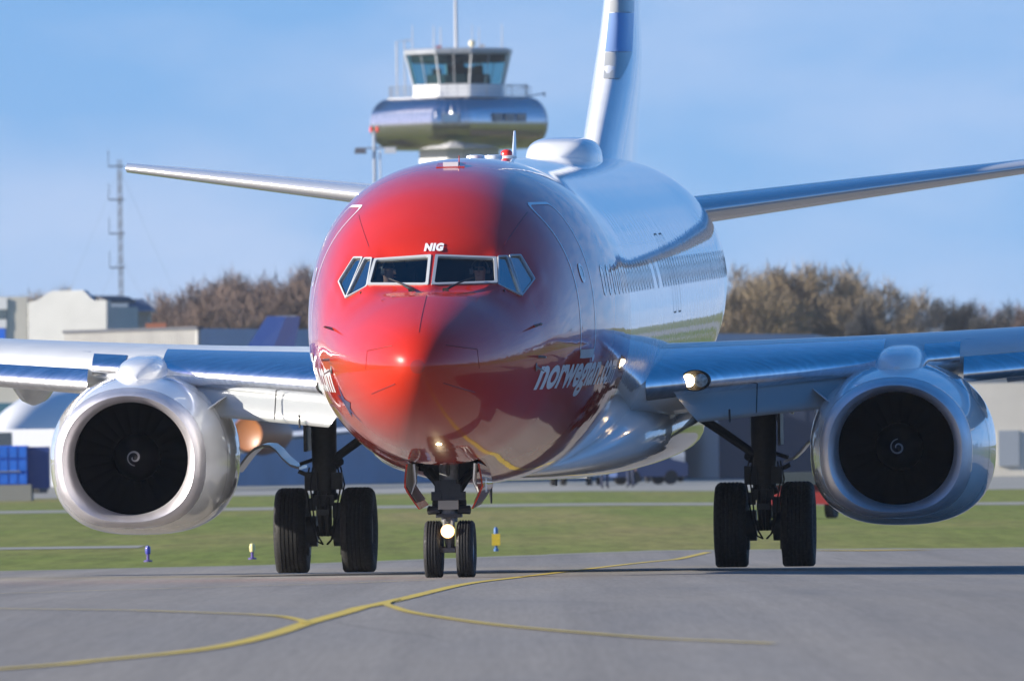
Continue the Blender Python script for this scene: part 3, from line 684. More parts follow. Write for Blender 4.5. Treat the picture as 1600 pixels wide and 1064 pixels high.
# wing to body fairing and belly
rings = []
fbx = [10.4, 11.6, 12.8, 14, 15.5, 17.5, 19.5, 21.5, 23, 24.2, 25]
fw = pchip(fbx, [.25, .85, 1.35, 1.72, 1.92, 2.0, 2.02, 1.98, 1.8, 1.3, .5]); fbz = pchip(fbx, [1.02, .97, .93, .90, .87, .85, .85, .86, .90, .96, 1.03]); ftz = pchip(fbx, [1.1, 1.3, 1.6, 1.9, 2.05, 2.15, 2.15, 2.1, 1.9, 1.5, 1.15])
for i in range(40):
    y = 10.4 + 14.6 * i / 39; a_, b_, t_ = fw(y), fbz(y), ftz(y); zc = (b_ + t_) / 2; q = []
    for k in range(40):
        an = 2 * math.pi * k / 40; c, sn = math.cos(an), math.sin(an); q.append(Vector((math.copysign(abs(c) ** .78, c) * a_, y, zc + math.copysign(abs(sn) ** .78, sn) * (t_ - b_) / 2)))
    rings.append(q)
MB().loft(rings).build('belly_fairing', M_WHITE, jet, 40)
for sx in ():  MB().box((sx * 2.02, 13.1, 1.55), (.06, .5, .34), Matrix.Rotation(R(-14 * sx), 3, 'Y')).build('air_inlet', M_BLACK, jet)
blade('drain_mast', 22.6, .35, .32, .2, M_GEARL, .35, .03, -1); blade('drain_mast', 25.6, .12, .42, .2, M_GEARL, .35, .03, -1)

# ---- tailplane and fin
for s in (-1, 1):
    rings = []
    for t in [i / 10 for i in range(11)]:
        x = .6 + (7.175 - .6) * t; le = 32.4 + 4.1 * t; te = 36.6 + 1.35 * t; th = .10; k = 1 if t < .97 else .8
        rings.append(mirror(wing_ring(x, le, te, 4.10 + .80 * t, th * k, -1.2, 0), s))
    st = MB().loft(rings).build('tailplane', M_GREYP, jet, 40)
    rings = []
    for t in [i / 10 for i in range(11)]:
        x = .6 + (7.175 - .6) * t; le = 32.4 + 4.1 * t; te = 36.6 + 1.35 * t; ring = wing_ring(x, le, te, 4.10 + .80 * t, .10, -1.2, 0)
        c = te - le; sel = ring[13:24]; ctr = Vector((x, le + .5 * c, 4.1 + .8 * t)); rings.append(mirror([p + (p - ctr).normalized() * .006 for p in sel], s))
    MB().loft(rings, (False, False), False).build('leading_edge', mat('bare_leading_edge', (.72, .73, .75), .2, .55), st, 60)
finLE = pchip([4.6, 5.15, 6.35, 7.1, 12.2], [28.9, 30.2, 33.4, 34.5, 38.0]); rings = []
for z in [4.6, 4.95, 5.15, 5.4, 5.7, 6.0, 6.35, 6.7, 7.1, 7.6, 8.4, 9.5, 11, 12.2]:
    le = finLE(z); te = 38.5 + (z - 4.6) * .17; c = te - le; q = []
    tt = min(.11, .62 / c)
    for u, v in airfoil(18, tt, 0): q.append(Vector((v * c, le + u * c, z)))
    rings.append(q)
fin = MB().loft(rings).build('tail_fin', M_WHITE, jet, 40)
# painted bands wrapped round the fin's leading edge
M_FBLUE = mat('fin_blue_print', (.22, .33, .58), .3, coat=.6); M_FGREY = mat('fin_grey_print', (.42, .43, .42), .3, coat=.6)
for z0, z1, m_ in ((6.05, 6.42, M_FGREY), (6.43, 6.98, M_FBLUE), (6.99, 7.16, M_FGREY), (7.17, 9.5, M_FBLUE)):
    rings = []
    for i in range(6):
        z = z0 + (z1 - z0) * i / 5; le = finLE(z); te = 38.5 + (z - 4.6) * .17; c = te - le; tt = min(.11, .62 / c); af = airfoil(18, tt, 0)
        w_ = 3 if z0 > 6.1 else 1 + 2 * i / 5
        us = [(u, v) for u, v in af]; ring = []
        for k in range(-1, 5):
            u = (abs(k) / 4) ** 2 * .20 * w_ / c
            yt = 5 * tt * (.2969 * u**.5 - .126 * u - .3516 * u * u + .2843 * u**3 - .1036 * u**4); ring.append(Vector((math.copysign(yt * c + .020, k) if k else 0, le + u * c - (.030 if k == 0 else .012), z)))
        rings.append(ring)
    MB().loft(rings, (False, False), False).build('fin_print', m_, fin, 60)

# ---- engines
EZ = 1.24
def nac(X, a, zt, zb, xc, up=2.1, lo=2.6, n=64):
    q = []; zc = EZ
    for k in range(n):
        an = 2 * math.pi * k / n; c, s = math.cos(an), math.sin(an); e = up if s >= 0 else lo
        q.append(Vector((xc + math.copysign(abs(c) ** (2 / e), c) * a, X, zc + (math.copysign(abs(s) ** (2 / e), s) * (zt - zc if s >= 0 else zc - zb)))))
    return q
blade_mb = MB()
rings = []
for i in range(7):
    t = i / 6; r = .30 + (.765 - .30) * t; tw = R(28 + 34 * t); ch = .20 + .10 * t; q = []
    for u, v in ((-.5, 0), (-.2, .02), (.2, .02), (.5, 0), (.2, -.012), (-.2, -.012)):
        q.append(Vector((u * ch * math.sin(tw) + v, u * ch * math.cos(tw), r)))
    rings.append(q)
blade_me = blade_mb.loft(rings).mesh('fan_blade', M_BLADE, 50)
for s in (-1, 1):
    xc = 4.83 * s
    lipX = [(14.42, .735, 1.955, .525, 2, 2.05), (14.2, .728, 1.948, .53, 2, 2.1), (14.05, .745, 1.965, .515, 2, 2.2), (13.95, .785, 2.0, .48, 2, 2.3), (13.90, .84, 2.035, .445, 2.05, 2.4), (13.92, .885, 2.07, .42, 2.05, 2.5), (14.0, .925, 2.095, .395, 2.1, 2.55), (14.15, .96, 2.13, .365, 2.1, 2.6)]
    out = [(14.15, .962, 2.132, .363), (14.45, 1.02, 2.18, .32), (14.9, 1.09, 2.235, .275), (15.5, 1.15, 2.28, .24), (16.2, 1.175, 2.30, .228), (16.9, 1.13, 2.27, .26), (17.5, 1.03, 2.20, .35), (17.95, .90, 2.09, .47), (17.95, .86, 2.05, .5)]
    fX = pchip([o[0] for o in out[:-1]], [o[1] for o in out[:-1]]); fT = pchip([o[0] for o in out[:-1]], [o[2] for o in out[:-1]]); fB = pchip([o[0] for o in out[:-1]], [o[3] for o in out[:-1]])
    xs = [14.15 + 3.8 * i / 28 for i in range(29)]
    en = MB().loft([nac(x, fX(x), fT(x), fB(x), xc) for x in xs] + [nac(17.93, .85, 2.03, .52, xc)], (False, False)).build('engine', M_WHITE, jet, 50)
    MB().loft([nac(*o[:4], xc, o[4], o[5]) for o in lipX], (False, False)).build('inlet_lip', M_LIP, en, 60)
    MB().loft([nac(14.42, .735, 1.955, .525, xc, 2, 2.05), nac(14.7, .765, EZ + .765, EZ - .765, xc, 2, 2), nac(15.05, .78, EZ + .78, EZ - .78, xc, 2, 2), nac(15.5, .78, EZ + .78, EZ - .78, xc, 2, 2)], (False, True)).build('inlet_duct', mat('inlet_liner', (.014, .014, .015), .7), en, 40)
    for k in range(24):
        b_ = put('fan_blade', blade_me, en, (xc, 14.98, EZ)); b_.rotation_euler = (0, 2 * math.pi * k / 24 * s, 0)
    MB().loft([nac(15.22, fX(15.22) + .002, fT(15.22) + .002, fB(15.22) - .002, xc), nac(15.232, fX(15.232) + .002, fT(15.232) + .002, fB(15.232) - .002, xc)], (False, False)).build('cowl_seam', M_SEAL, en)
    sp = MB().lathe([(14.62, .004), (14.66, .05), (14.72, .10), (14.82, .17), (14.95, .25), (15.05, .30), (15.1, .30)], 'Y', (xc, 0, EZ), 32).build('spinner', mat('spinner_black', (.012, .012, .014), .35), en, 60)
    pr = pchip([.004, .05, .10, .17, .25], [14.62, 14.66, 14.72, 14.82, 14.95]); ps = []
    for k in range(26):
        t = k / 25; r = .022 + .082 * t; a = s * (R(200) - t * R(470)) ; ps.append((r, a, .006 + .006 * math.sin(t * 3.14)))
    vs = []
    for r, a, w_ in ps:
        for d in (-w_, w_): rr_ = max(.006, r + d); vs.append((xc + rr_ * math.cos(a), pr(rr_) - .008, EZ + rr_ * math.sin(a)))
    MB().add(vs, [(2 * i, 2 * i + 1, 2 * i + 3, 2 * i + 2) for i in range(25)]).build('spiral_mark', mat('spiral_white', (.42, .42, .42), .5), sp)
    MB().lathe([(17.3, .62), (17.9, .60), (18.6, .50), (18.62, .46), (18.5, .40), (19.2, .12), (19.4, .02)], 'Y', (xc, 0, EZ + .05), 28).build('exhaust_nozzle', mat('burnt_metal', (.18, .16, .15), .4, .9), en, 40)
    # pylon
    rings = []
    for X, hw, zt in ((14.75, .06, 2.26), (14.9, .20, 2.37), (15.15, .29, 2.42), (15.5, .335, 2.47), (16.0, .35, 2.50), (16.6, .355, 2.52), (17.4, .33, 2.52), (18.6, .28, 2.2)):
        q = []
        for k in range(20):
            a = math.pi * k / 19; c, sn = math.cos(a), math.sin(a); zb = 1.95; q.append(Vector((xc + math.copysign(abs(c) ** .6, c) * hw, X, zb + (zt - zb) * abs(sn) ** .6)))
        rings.append(q)
    MB().loft(rings).build('pylon', M_WHITE, en, 45)
    # strake on the inboard shoulder
    si = -s; a0 = R(38); n_ = Vector((math.cos(a0) * si, 0, math.sin(a0))); vs = []
    for X, h in ((15.0, .0), (15.25, .18), (15.6, .27), (16.1, .30), (16.3, .26)):
        c_ = Vector((xc + si * fX(X) * math.cos(R(34)) * .97, X, EZ + (fT(X) - EZ) * math.sin(R(34)) * 1.04)); w3 = Vector((-n_.z * si, 0, n_.x * si)) * .012
        vs += [c_ - n_ * .05 + w3, c_ + n_ * h + w3 * .5, c_ + n_ * h - w3 * .5, c_ - n_ * .05 - w3]
    MB().loft([vs[4 * i:4 * i + 4] for i in range(5)]).build('strake', M_GREYP, en, 30)

# ---- landing gear
def tyre_mesh(rad, wd, grooves, bead, flat):
    prof = []; hw = wd / 2
    cs = [(-hw * .72, bead), (-hw * .9, bead + (rad - bead) * .25), (-hw, bead + (rad - bead) * .55), (-hw * .96, bead + (rad - bead) * .80), (-hw * .82, rad * .965), (-hw * .68, rad * .99)]
    prof += cs; m = grooves
    for i in range(m):
        g_ = -hw * .5 + hw * i / (m - 1); prof += [(g_ - .009, rad), (g_ - .006, rad - .014), (g_ + .006, rad - .014), (g_ + .009, rad)]
    prof += [(-a, b) for a, b in reversed(cs)]
    b = MB().lathe(prof, 'X', (0, 0, 0), 56, False); b.v = [(x * (1 + .10 * max(0, (-z - rad * .8) / (rad * .2))), y, max(z, -rad + flat)) for x, y, z in b.v]
    return b.mesh('tyre', M_TYRE, 38)
def hub_mesh(bead, wd):
    b = MB().lathe([(-wd * .30, .03), (-wd * .30, bead * .45), (-wd * .16, bead * .6), (-wd * .16, bead * .86), (-wd * .38, bead * .97), (-wd * .36, bead * 1.03), (wd * .36, bead * 1.03), (wd * .38, bead * .97), (wd * .16, bead * .86), (wd * .16, bead * .6), (wd * .30, bead * .45), (wd * .30, .03)], 'X', (0, 0, 0), 36, True)
    for k in range(8):
        a = math.pi * k / 4
        for sx in (-1, 1): b.lathe([(sx * wd * .15, .018), (sx * wd * .24, .018)], 'X', (0, bead * .72 * math.cos(a), bead * .72 * math.sin(a)), 6)
    return b.mesh('wheel_hub', M_HUB, 35)
TM, HM = tyre_mesh(.565, .42, 5, .28, .028), hub_mesh(.28, .42); TN, HN = tyre_mesh(.343, .205, 4, .19, .014), hub_mesh(.19, .205)
GZ = -.40 + .012
for s in (-1, 1):
    x, y = 2.86 * s, 19.6; az = GZ + .537 
    mg = MB().tube([(x, y, az - .05), (x, y, az + .12), (x, y - .03, 1.0)], [.075, .085, .085], 14)
    mg.tube([(x, y - .03, .62), (x, y - .06, 1.25), (x, y - .08, 2.15)], [.15, .165, .17], 16)
    mg.tube([(x - .40, y, az), (x + .40, y, az)], .07, 12)
    mg.tube([(x, y - .03, .64), (x, y - .03, .56), (x, y - .03, .54)], [.17, .175, .12], 16)
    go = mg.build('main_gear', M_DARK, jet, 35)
    for dx in (-.435, .435):
        tq = put('tyre', TM, go, (x + dx, y, az)); put('wheel_hub', HM, tq)
        MB().lathe([(-.13, .20), (.13, .20)], 'X', (x + dx * .55, y, az), 20).build('brake_pack', M_DARK, go, 35)
    # scissor link in front, braces, door
    MB().tube([(x - .06, y - .16, .66), (x - .05, y - .42, .40), (x - .04, y - .14, .10)], .030, 6).tube([(x + .06, y - .16, .66), (x + .05, y - .42, .40), (x + .04, y - .14, .10)], .030, 6).box((x, y - .42, .40), (.16, .07, .08)).build('torque_link', M_DARK, go, 35)
    MB().tube([(x - s * .10, y - .1, 1.06), (x - s * .55, y - .1, 1.38), (x - s * 1.15, y - .05, 1.78)], [.055, .062, .06], 10).tube([(x - s * .12, y, 1.0), (x - s * .2, y - .1, 1.06)], .07, 8).build('side_brace', M_DARK, go, 35)
    MB().tube([(x + s * .02, y - .1, 1.9), (x - s * .02, y - .95, 2.05)], .06, 8).build('drag_brace', M_DARK, go, 35)
    MB().box((x + s * .22, y - .02, 1.60), (.035, .75, .82), Matrix.Rotation(R(0), 3, 'Y')).box((x + s * .12, y - .05, 1.55), (.12, .12, .1)).build('gear_leg_door', mat('gear_door_grey', (.10, .105, .11), .5), go)
    rings = []
    arc = [(.28, .96), (.40, 1.00), (.50, 1.09), (.58, 1.19), (.66, 1.25), (.76, 1.26), (.86, 1.22), (.94, 1.15), (1.02, 1.05), (1.08, .97), (1.12, .92)]
    for yy, f in ((y - .55, .9), (y - .35, 1), (y + .35, 1), (y + .55, .9)):
        inn = [Vector((x + s * a * 1.0, yy, z)) for a, z in arc]; ou = [Vector((x + s * (a + .005), yy, z + .035)) for a, z in reversed(arc)]
        rings.append(inn + ou)
    MB().loft(rings).build('outer_gear_door', mat('gear_door_paint', (.30, .31, .33), .35, coat=.5), go, 35)
    MB().tube([(x + s * .10, y - .05, .82), (x + s * .34, y - .05, .93)], .028, 8).tube([(x + s * .08, y - .05, 1.10), (x + s * .32, y - .05, 1.02)], .025, 8).build('door_link', M_DARK, go, 35)
    for k, (hx, hy) in enumerate(((-.19, -.12), (.18, -.14), (.21, -.05), (-.14, -.18))):
        MB().tube([(x + hx, y + hy, .98), (x + hx * 1.25, y + hy - .05, .75), (x + hx * 1.0, y + hy - .12, .5), (x + hx * .9, y + hy - .05, .28), (x + hx * .5, y + hy - .1, .02 + .02 * k), (x + hx * .15, y + hy, -.02)], .012, 6).build('brake_hose', M_SEAL, go, 60)
    MB().box((x - .17, y - .14, .80), (.16, .12, .24)).box((x + .17, y - .14, .80), (.14, .12, .22)).box((x - .16, y - .14, .50), (.10, .14, .16)).box((x + .16, y - .15, .42), (.10, .12, .2)).box((x, y - .2, .55), (.26, .1, .14)).build('manifold_block', M_DARK, go)
    MB().box((x - .26, y - .05, -.08), (.12, .2, .16)).box((x + .26, y - .05, -.08), (.12, .2, .16)).build('axle_lug', M_DARK, go)
    MB().box((x + s * .40, y - .3, 1.73), (.10, .3, .26), Matrix.Rotation(R(20 * s), 3, 'Y')).build('hinge_fairing', M_GREYP, go)
# nose gear
x, y, az = .02, 4.0, .335
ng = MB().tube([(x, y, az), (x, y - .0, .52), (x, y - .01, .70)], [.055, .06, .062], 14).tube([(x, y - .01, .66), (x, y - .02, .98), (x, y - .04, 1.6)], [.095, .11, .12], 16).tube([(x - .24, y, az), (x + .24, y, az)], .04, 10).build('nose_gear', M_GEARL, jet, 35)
for dx in (-.192, .192):
    tq = put('tyre', TN, ng, (x + dx, y, az)); put('wheel_hub', HN, tq)
MB().box((x, y - .13, .865), (.24, .10, .105)).build('steering_cover', mat('steering_cover_cream', (.42, .40, .33), .5), ng)
MB().tube([(x - .24, y - .02, .80), (x - .10, y - .08, .80)], [.055, .045], 10).tube([(x + .24, y - .02, .80), (x + .10, y - .08, .80)], [.055, .045], 10).tube([(x - .20, y, .87), (x + .20, y, .87)], .05, 8).box((x, y - .05, .735), (.30, .22, .04)).build('steering_cylinder', M_DARK, ng, 35)
MB().box((x - .14, y - .1, .97), (.12, .14, .10)).box((x + .14, y - .1, .97), (.12, .14, .10)).box((x - .13, y - .12, 1.08), (.06, .08, .14)).box((x + .12, y - .12, 1.06), (.06, .08, .10)).box((x, y - .05, 1.03), (.2, .2, .26)).build('manifold_block', M_DARK, ng)
MB().tube([(x - .05, y - .1, .72), (x - .04, y - .28, .55), (x - .03, y - .06, .38)], .02, 6).tube([(x + .05, y - .1, .72), (x + .04, y - .28, .55), (x + .03, y - .06, .38)], .02, 6).build('torque_link', M_GEARL, ng, 35)
MB().tube([(x - .05, y, 1.05), (x - .22, y + .35, 1.22), (x - .34, y + .7, 1.36)], .04, 8).tube([(x + .05, y, 1.05), (x + .22, y + .35, 1.22), (x + .34, y + .7, 1.36)], .04, 8).tube([(x, y - .05, 1.1), (x, y - .3, 1.5)], .025, 8).build('drag_brace', M_DARK, ng, 35)
MB().prism([(-.30, 1.45), (-.32, 1.22), (-.22, 1.12), (-.12, .96), (.12, .96), (.22, 1.12), (.32, 1.22), (.30, 1.45)], y + .45, y + .5, 'Y').build('gear_frame', M_DARK, ng)
MB().box((x, y - .13, .33), (.14, .06, .05)).box((x, y - .10, .42), (.04, .06, .16)).build('tow_lug', M_GEARL, ng)
MB().tube([(x, y - .30, .558), (x, y - .22, .558)], [.085, .06], 18).build('taxi_light', M_DARK, ng, 35)
MB().lathe([(-.325, .002), (-.322, .045), (-.312, .066), (-.302, .072)], 'Y', (x, y, .558), 24).build('lit_lamp', mat('taxi_lamp', (1, .85, .6), .3, emit=(1, .78, .45), estr=26), ng, 50)
MB().lathe([(-.308, .073), (-.304, .083), (-.28, .085), (-.25, .07)], 'Y', (x, y, .558), 28).build('lamp_halo_ring', mat('lamp_halo_glow', (.9, .6, .3), .4, emit=(1, .50, .16), estr=.9), ng, 50)  # glowing ring added to imitate the orange glare round the lamp
# bay and doors
bp_ = [(-.42 + .84 * i / 6, 3.32) for i in range(6)] + [(.42, 3.32 + 1.63 * i / 8) for i in range(8)] + [(.42 - .84 * i / 6, 4.95) for i in range(6)] + [(-.42, 4.95 - 1.63 * i / 8) for i in range(8)]
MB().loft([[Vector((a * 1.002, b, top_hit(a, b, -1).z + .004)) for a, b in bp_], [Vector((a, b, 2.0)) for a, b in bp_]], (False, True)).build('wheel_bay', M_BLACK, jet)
for s in (-1, 1):
    rings = []; lin = []
    for i in range(9):
        t = i / 8; yy = 3.36 + 1.5 * t; dn = .54 - .10 * t; q = []
        for v in range(9):
            u = v / 8; zz = 1.36 - .08 * t - u * dn; xx = .435 + .035 * math.sin(u * 2.6) - .13 * max(0, u - .5) / .5 ; q.append(Vector((s * xx, yy + .35 * u * u * (1 if t < .3 else .3), zz)))
        o = [Vector((p.x - s * .022, p.y, p.z)) for p in reversed(q)]; rings.append(q + o); lin.append([Vector((p.x - s * .026, p.y + .02, p.z + .015)) for p in q[:-1]])
    nd = MB().loft(rings).build('nose_gear_door', M_REDP, jet, 40)
    MB().loft(lin, (False, False), False).build('door_lining', mat('door_lining_grey', (.34, .34, .32), .5), nd, 40)
    if s > 0: nd['label'] = 'red nose gear door with pale lettering on it'
    me = text_mesh('NIG', .17, 0, .008); 
    for v in me.vertices:
        u_, h_ = v.co.x, v.co.y; v.co = Vector((s * (.435 + .038 + .004), 3.62 + u_ * (1 if s > 0 else 1) if s > 0 else 4.1 - u_, 1.02 + h_ * 1.3 ))
    me.materials.clear(); me.materials.append(M_TXTW)
    put('door_lettering', me, nd)
    MB().tube([(s * .37, 3.6, 1.36), (s * .35, 3.62, 1.15), (s * .40, 3.6, 1.0)], [.03, .025, .012], 8).build('door_actuator', M_CHROME, nd, 40)

# ================================================================== people
def person(name, joints, bones, mats, groups, loc, rot, label, cat='person', group=None):
    """joints: name -> (xyz, radius); bones: pairs; groups: list of (bone index set, material index)"""
    names = list(joints); me = bpy.data.meshes.new(name + '_body'); me.from_pydata([joints[k][0] for k in names], [(names.index(a), names.index(b)) for a, b in bones], [])
    o = bpy.data.objects.new(name + '_tmp', me); col.objects.link(o); sk = o.modifiers.new('skin', 'SKIN'); sk.use_smooth_shade = True
    for i, k in enumerate(names):
        r = joints[k][1]; me.skin_vertices[0].data[i].radius = r if isinstance(r, tuple) else (r, r)
        me.skin_vertices[0].data[i].use_root = (i == 0)
    su = o.modifiers.new('sub', 'SUBSURF'); su.levels = 2; su.render_levels = 2
    dg = bpy.context.evaluated_depsgraph_get(); dg.update(); out = bpy.data.meshes.new_from_object(o.evaluated_get(dg)); bpy.data.objects.remove(o)
    out.materials.clear()
    for m in mats: out.materials.append(m)
    segs = [(Vector(joints[a][0]), Vector(joints[b][0]), groups[i]) for i, (a, b) in enumerate(bones)]
    for p in out.polygons:
        best = (9, 0)
        for a, b, gidx in segs:
            t = max(0, min(1, (p.center - a).dot(b - a) / max(1e-6, (b - a).length_squared))); d = (p.center - a - (b - a) * t).length
            if d < best[0]: best = (d, gidx)
        p.material_index = best[1]; p.use_smooth = True
    ob = bpy.data.objects.new(name, out); col.objects.link(ob); ob.location = loc; ob.rotation_euler = rot
    return tag(ob, label, cat, group)
M_SKIN = mat('skin', (.52, .30, .21), .5); M_SHIRT = mat('white_shirt', (.62, .64, .66), .8); M_TROU = mat('dark_trousers', (.02, .022, .03), .8); M_HAIR = mat('dark_hair', (.02, .016, .014), .6)
M_VEST = mat('hi_vis_yellow', (.62, .80, .03), .7); M_NAVY = mat('navy_jacket', (.02, .03, .07), .8)
def head_parts(o, hc, turn, glasses, headset):
    m = Matrix.Rotation(turn, 3, 'Z'); T_ = lambda p: Vector(hc) + m @ Vector(p)
    rings = []
    for i in range(7):
        a = R(8 + 82 * i / 6); rr_ = .098 * math.cos(a); zz = .03 + .105 * math.sin(a)
        rings.append([T_((rr_ * math.cos(R(20 * k)) * .9, rr_ * math.sin(R(20 * k)) * 1.08 + .018, zz)) for k in range(18)])
    MB().loft(rings).build('hair', M_HAIR, o, 60)
    MB().loft([[T_((.016 * a, -.088 - .0, .02)) for a in (-.5, .5)] + [T_((0, -.095, .02))], [T_((.018 * a, -.092, -.02)) for a in (-1, 1)] + [T_((0, -.125, -.022))], [T_((.012 * a, -.088, -.03)) for a in (-1, 1)] + [T_((0, -.10, -.032))]]).build('nose', M_SKIN, o, 60)
    MB().box(T_((0, -.092, -.058)), (.045, .012, .009), m).build('mouth', mat('lips', (.36, .14, .11), .5), o)
    for e in (-1, 1):
        MB().lathe([(0, .022), (.012, .028), (.02, .012)], 'X', (0, 0, 0), 10).build('ear', M_SKIN, o, 60, loc=T_((e * .085, .0, -.005)))
        if glasses: MB().box(T_((e * .034, -.097, .018)), (.052, .012, .032), m).build('sunglasses', M_SEAL, o)
        else: MB().box(T_((e * .032, -.091, .018)), (.022, .01, .008), m).build('eye', M_HAIR, o)
    if headset:
        MB().tube([T_((.1 * math.cos(R(k * 20)), .01, .10 * math.sin(R(k * 20)) + .02)) for k in range(10)], .012, 6).lathe([(-.02, .035), (.02, .035)], 'X', T_((.1, .0, -.005)), 12).lathe([(-.02, .035), (.02, .035)], 'X', T_((-.1, .0, -.005)), 12).build('headset', M_GEARL, o, 40)
def pilot(sx, turn, label, glasses):
    H_ = .74
    J = {'pelvis': ((0, .05, .10), .15), 'waist': ((0, .06, .26), (.15, .12)), 'chest': ((0, .02, .46), (.17, .13)), 'neckb': ((0, .0, .59), .075), 'neck': ((0, -.01, .64), .055), 'head': ((0, -.02, .74), (.078, .09)), 'crown': ((0, -.015, .80), (.075, .085)),
         'ls': ((-.18, .0, .53), .07), 'le': ((-.26, -.08, .28), .05), 'lw': ((-.20, -.32, .30), .032), 'lh': ((-.18, -.40, .31), .034),
         'rs': ((.18, .0, .53), .07), 're': ((.26, -.08, .28), .05), 'rw': ((.20, -.32, .30), .032), 'rh': ((.18, -.40, .31), .034),
         'lhip': ((-.10, -.02, .08), .09), 'lk': ((-.13, -.42, .10), .065), 'la': ((-.12, -.55, -.28), .045), 'rhip': ((.10, -.02, .08), .09), 'rk': ((.13, -.42, .10), .065), 'ra': ((.12, -.55, -.28), .045)}
    for e, q in (('l', -1), ('r', 1)):
        for f in range(4): J['%sf%d' % (e, f)] = ((q * (.155 + .018 * f), -.45 - .006 * (f in (1, 2)), .325), .0085); J['%sg%d' % (e, f)] = ((q * (.155 + .018 * f), -.47, .295), .008)
        J[e + 't'] = ((q * .135, -.42, .30), .01)
    B = [('pelvis', 'waist'), ('waist', 'chest'), ('chest', 'neckb'), ('neckb', 'neck'), ('neck', 'head'), ('head', 'crown')]; G = [1, 1, 1, 0, 0, 0]
    for e in 'lr':
        B += [('chest', e + 's'), (e + 's', e + 'e'), (e + 'e', e + 'w'), (e + 'w', e + 'h'), ('pelvis', e + 'hip'), (e + 'hip', e + 'k'), (e + 'k', e + 'a'), (e + 'h', e + 't')]; G += [1, 1, 0, 0, 2, 2, 2, 0]
        for f in range(4): B += [(e + 'h', '%sf%d' % (e, f)), ('%sf%d' % (e, f), '%sg%d' % (e, f))]; G += [0, 0]
    loc = JT + JR @ Vector((sx, 3.04, 2.885))
    o = person('person', J, B, [M_SKIN, M_SHIRT, M_TROU], G, loc, JROT, label); head_parts(o, (0, -.02, .745), turn, glasses, True)
pilot(-.58, R(55), 'pilot in white shirt and headset turned sideways behind the sunlit windscreen half', False)
pilot(.50, R(-4), 'pilot in sunglasses facing forward behind the shaded windscreen half', True)
def standing(loc, rz, label, jacket):
    J = {'pelvis': ((0, 0, .93), (.16, .12)), 'waist': ((0, 0, 1.08), (.16, .12)), 'chest': ((0, 0, 1.32), (.19, .14)), 'neckb': ((0, 0, 1.47), .075), 'neck': ((0, -.01, 1.53), .055), 'head': ((0, -.02, 1.63), (.075, .088)), 'crown': ((0, -.015, 1.70), (.072, .082)),
         'ls': ((-.20, 0, 1.41), .075), 'le': ((-.27, .03, 1.13), .055), 'lw': ((-.28, -.05, .88), .038), 'lh': ((-.28, -.07, .79), .035), 'rs': ((.20, 0, 1.41), .075), 're': ((.27, .03, 1.13), .055), 'rw': ((.28, -.05, .88), .038), 'rh': ((.28, -.07, .79), .035),
         'lhip': ((-.10, 0, .86), .095), 'lk': ((-.11, -.02, .48), .07), 'la': ((-.12, .02, .09), .05), 'lt': ((-.13, -.15, .045), .045), 'rhip': ((.10, 0, .86), .095), 'rk': ((.11, -.02, .48), .07), 'ra': ((.12, .02, .09), .05), 'rt': ((.13, -.15, .045), .045)}
    for e, q in (('l', -1), ('r', 1)):
        for f in range(4): J['%sf%d' % (e, f)] = ((q * .28, -.10 + .018 * f, .70 + .006 * (f in (0, 3))), .009)
        J[e + 'th'] = ((q * .265, -.115, .755), .01)
    B = [('pelvis', 'waist'), ('waist', 'chest'), ('chest', 'neckb'), ('neckb', 'neck'), ('neck', 'head'), ('head', 'crown')]; G = [1, 1, 1, 0, 0, 0]
    for e in 'lr':
        B += [('chest', e + 's'), (e + 's', e + 'e'), (e + 'e', e + 'w'), (e + 'w', e + 'h'), ('pelvis', e + 'hip'), (e + 'hip', e + 'k'), (e + 'k', e + 'a'), (e + 'a', e + 't'), (e + 'h', e + 'th')]; G += [1, 1, 1, 0, 2, 2, 2, 3, 0]
        for f in range(4): B += [(e + 'h', '%sf%d' % (e, f))]; G += [0]
    o = person('person', J, B, [M_SKIN, jacket, M_NAVY, M_SEAL], G, loc, (0, 0, rz), label); head_parts(o, (0, -.02, 1.635), 0, False, False)
def ground_at(px, D): p = at(px, 700, D); return Vector((p.x, D, gz(p.x, D) + .010))
standing(ground_at(944, 545), R(20), 'ground worker in bright yellow jacket on the apron', M_VEST)
standing(ground_at(985, 560), R(-30), 'ground worker in duller yellow green jacket beside the dark blue tug', mat('worn_vest', (.42, .55, .10), .8))

# ================================================================== background
def wall_lines(name, rgb, var, rib): return mat(name, rgb, .6, var=var, vscale=.6)
def obox(name, cs, z0, z1, m, label, cat, rib=None, roof=None, ribm=None):
    """a building on footprint corners cs, ribbed sheet cladding on each wall"""
    e = empty(name, (sum(c[0] for c in cs) / len(cs), sum(c[1] for c in cs) / len(cs), z0)); o = e.location
    loc_ = lambda p: (p[0] - o.x, p[1] - o.y)
    MB().prism([loc_(c) for c in cs], 0, z1 - z0).build('wall', m, e)
    if rib:
        for i in range(len(cs)):
            a, b = Vector(cs[i]), Vector(cs[(i + 1) % len(cs)]); n = int((b - a).length / rib); d = (b - a).normalized(); nn = Vector((d.y, -d.x))
            if nn.dot((a + b) / 2 - Vector((o.x, o.y))) < 0: nn = -nn
            if nn.y > .3: continue
            bm_ = MB()
            for k in range(n):
                c = a + d * (k + .5) * rib + nn * .03; bm_.box((c.x - o.x, c.y - o.y, (z1 - z0) / 2), (rib * .35, .06, z1 - z0 - .1), Matrix.Rotation(math.atan2(d.y, d.x), 3, 'Z'))
            tag(bm_.build('cladding_rib', ribm or m, e), kind='stuff')
    return tag(e, label, cat)
GZF = gz(20, 600)
def xy(px, D): p = at(px, 692, D); return (p.x, D)
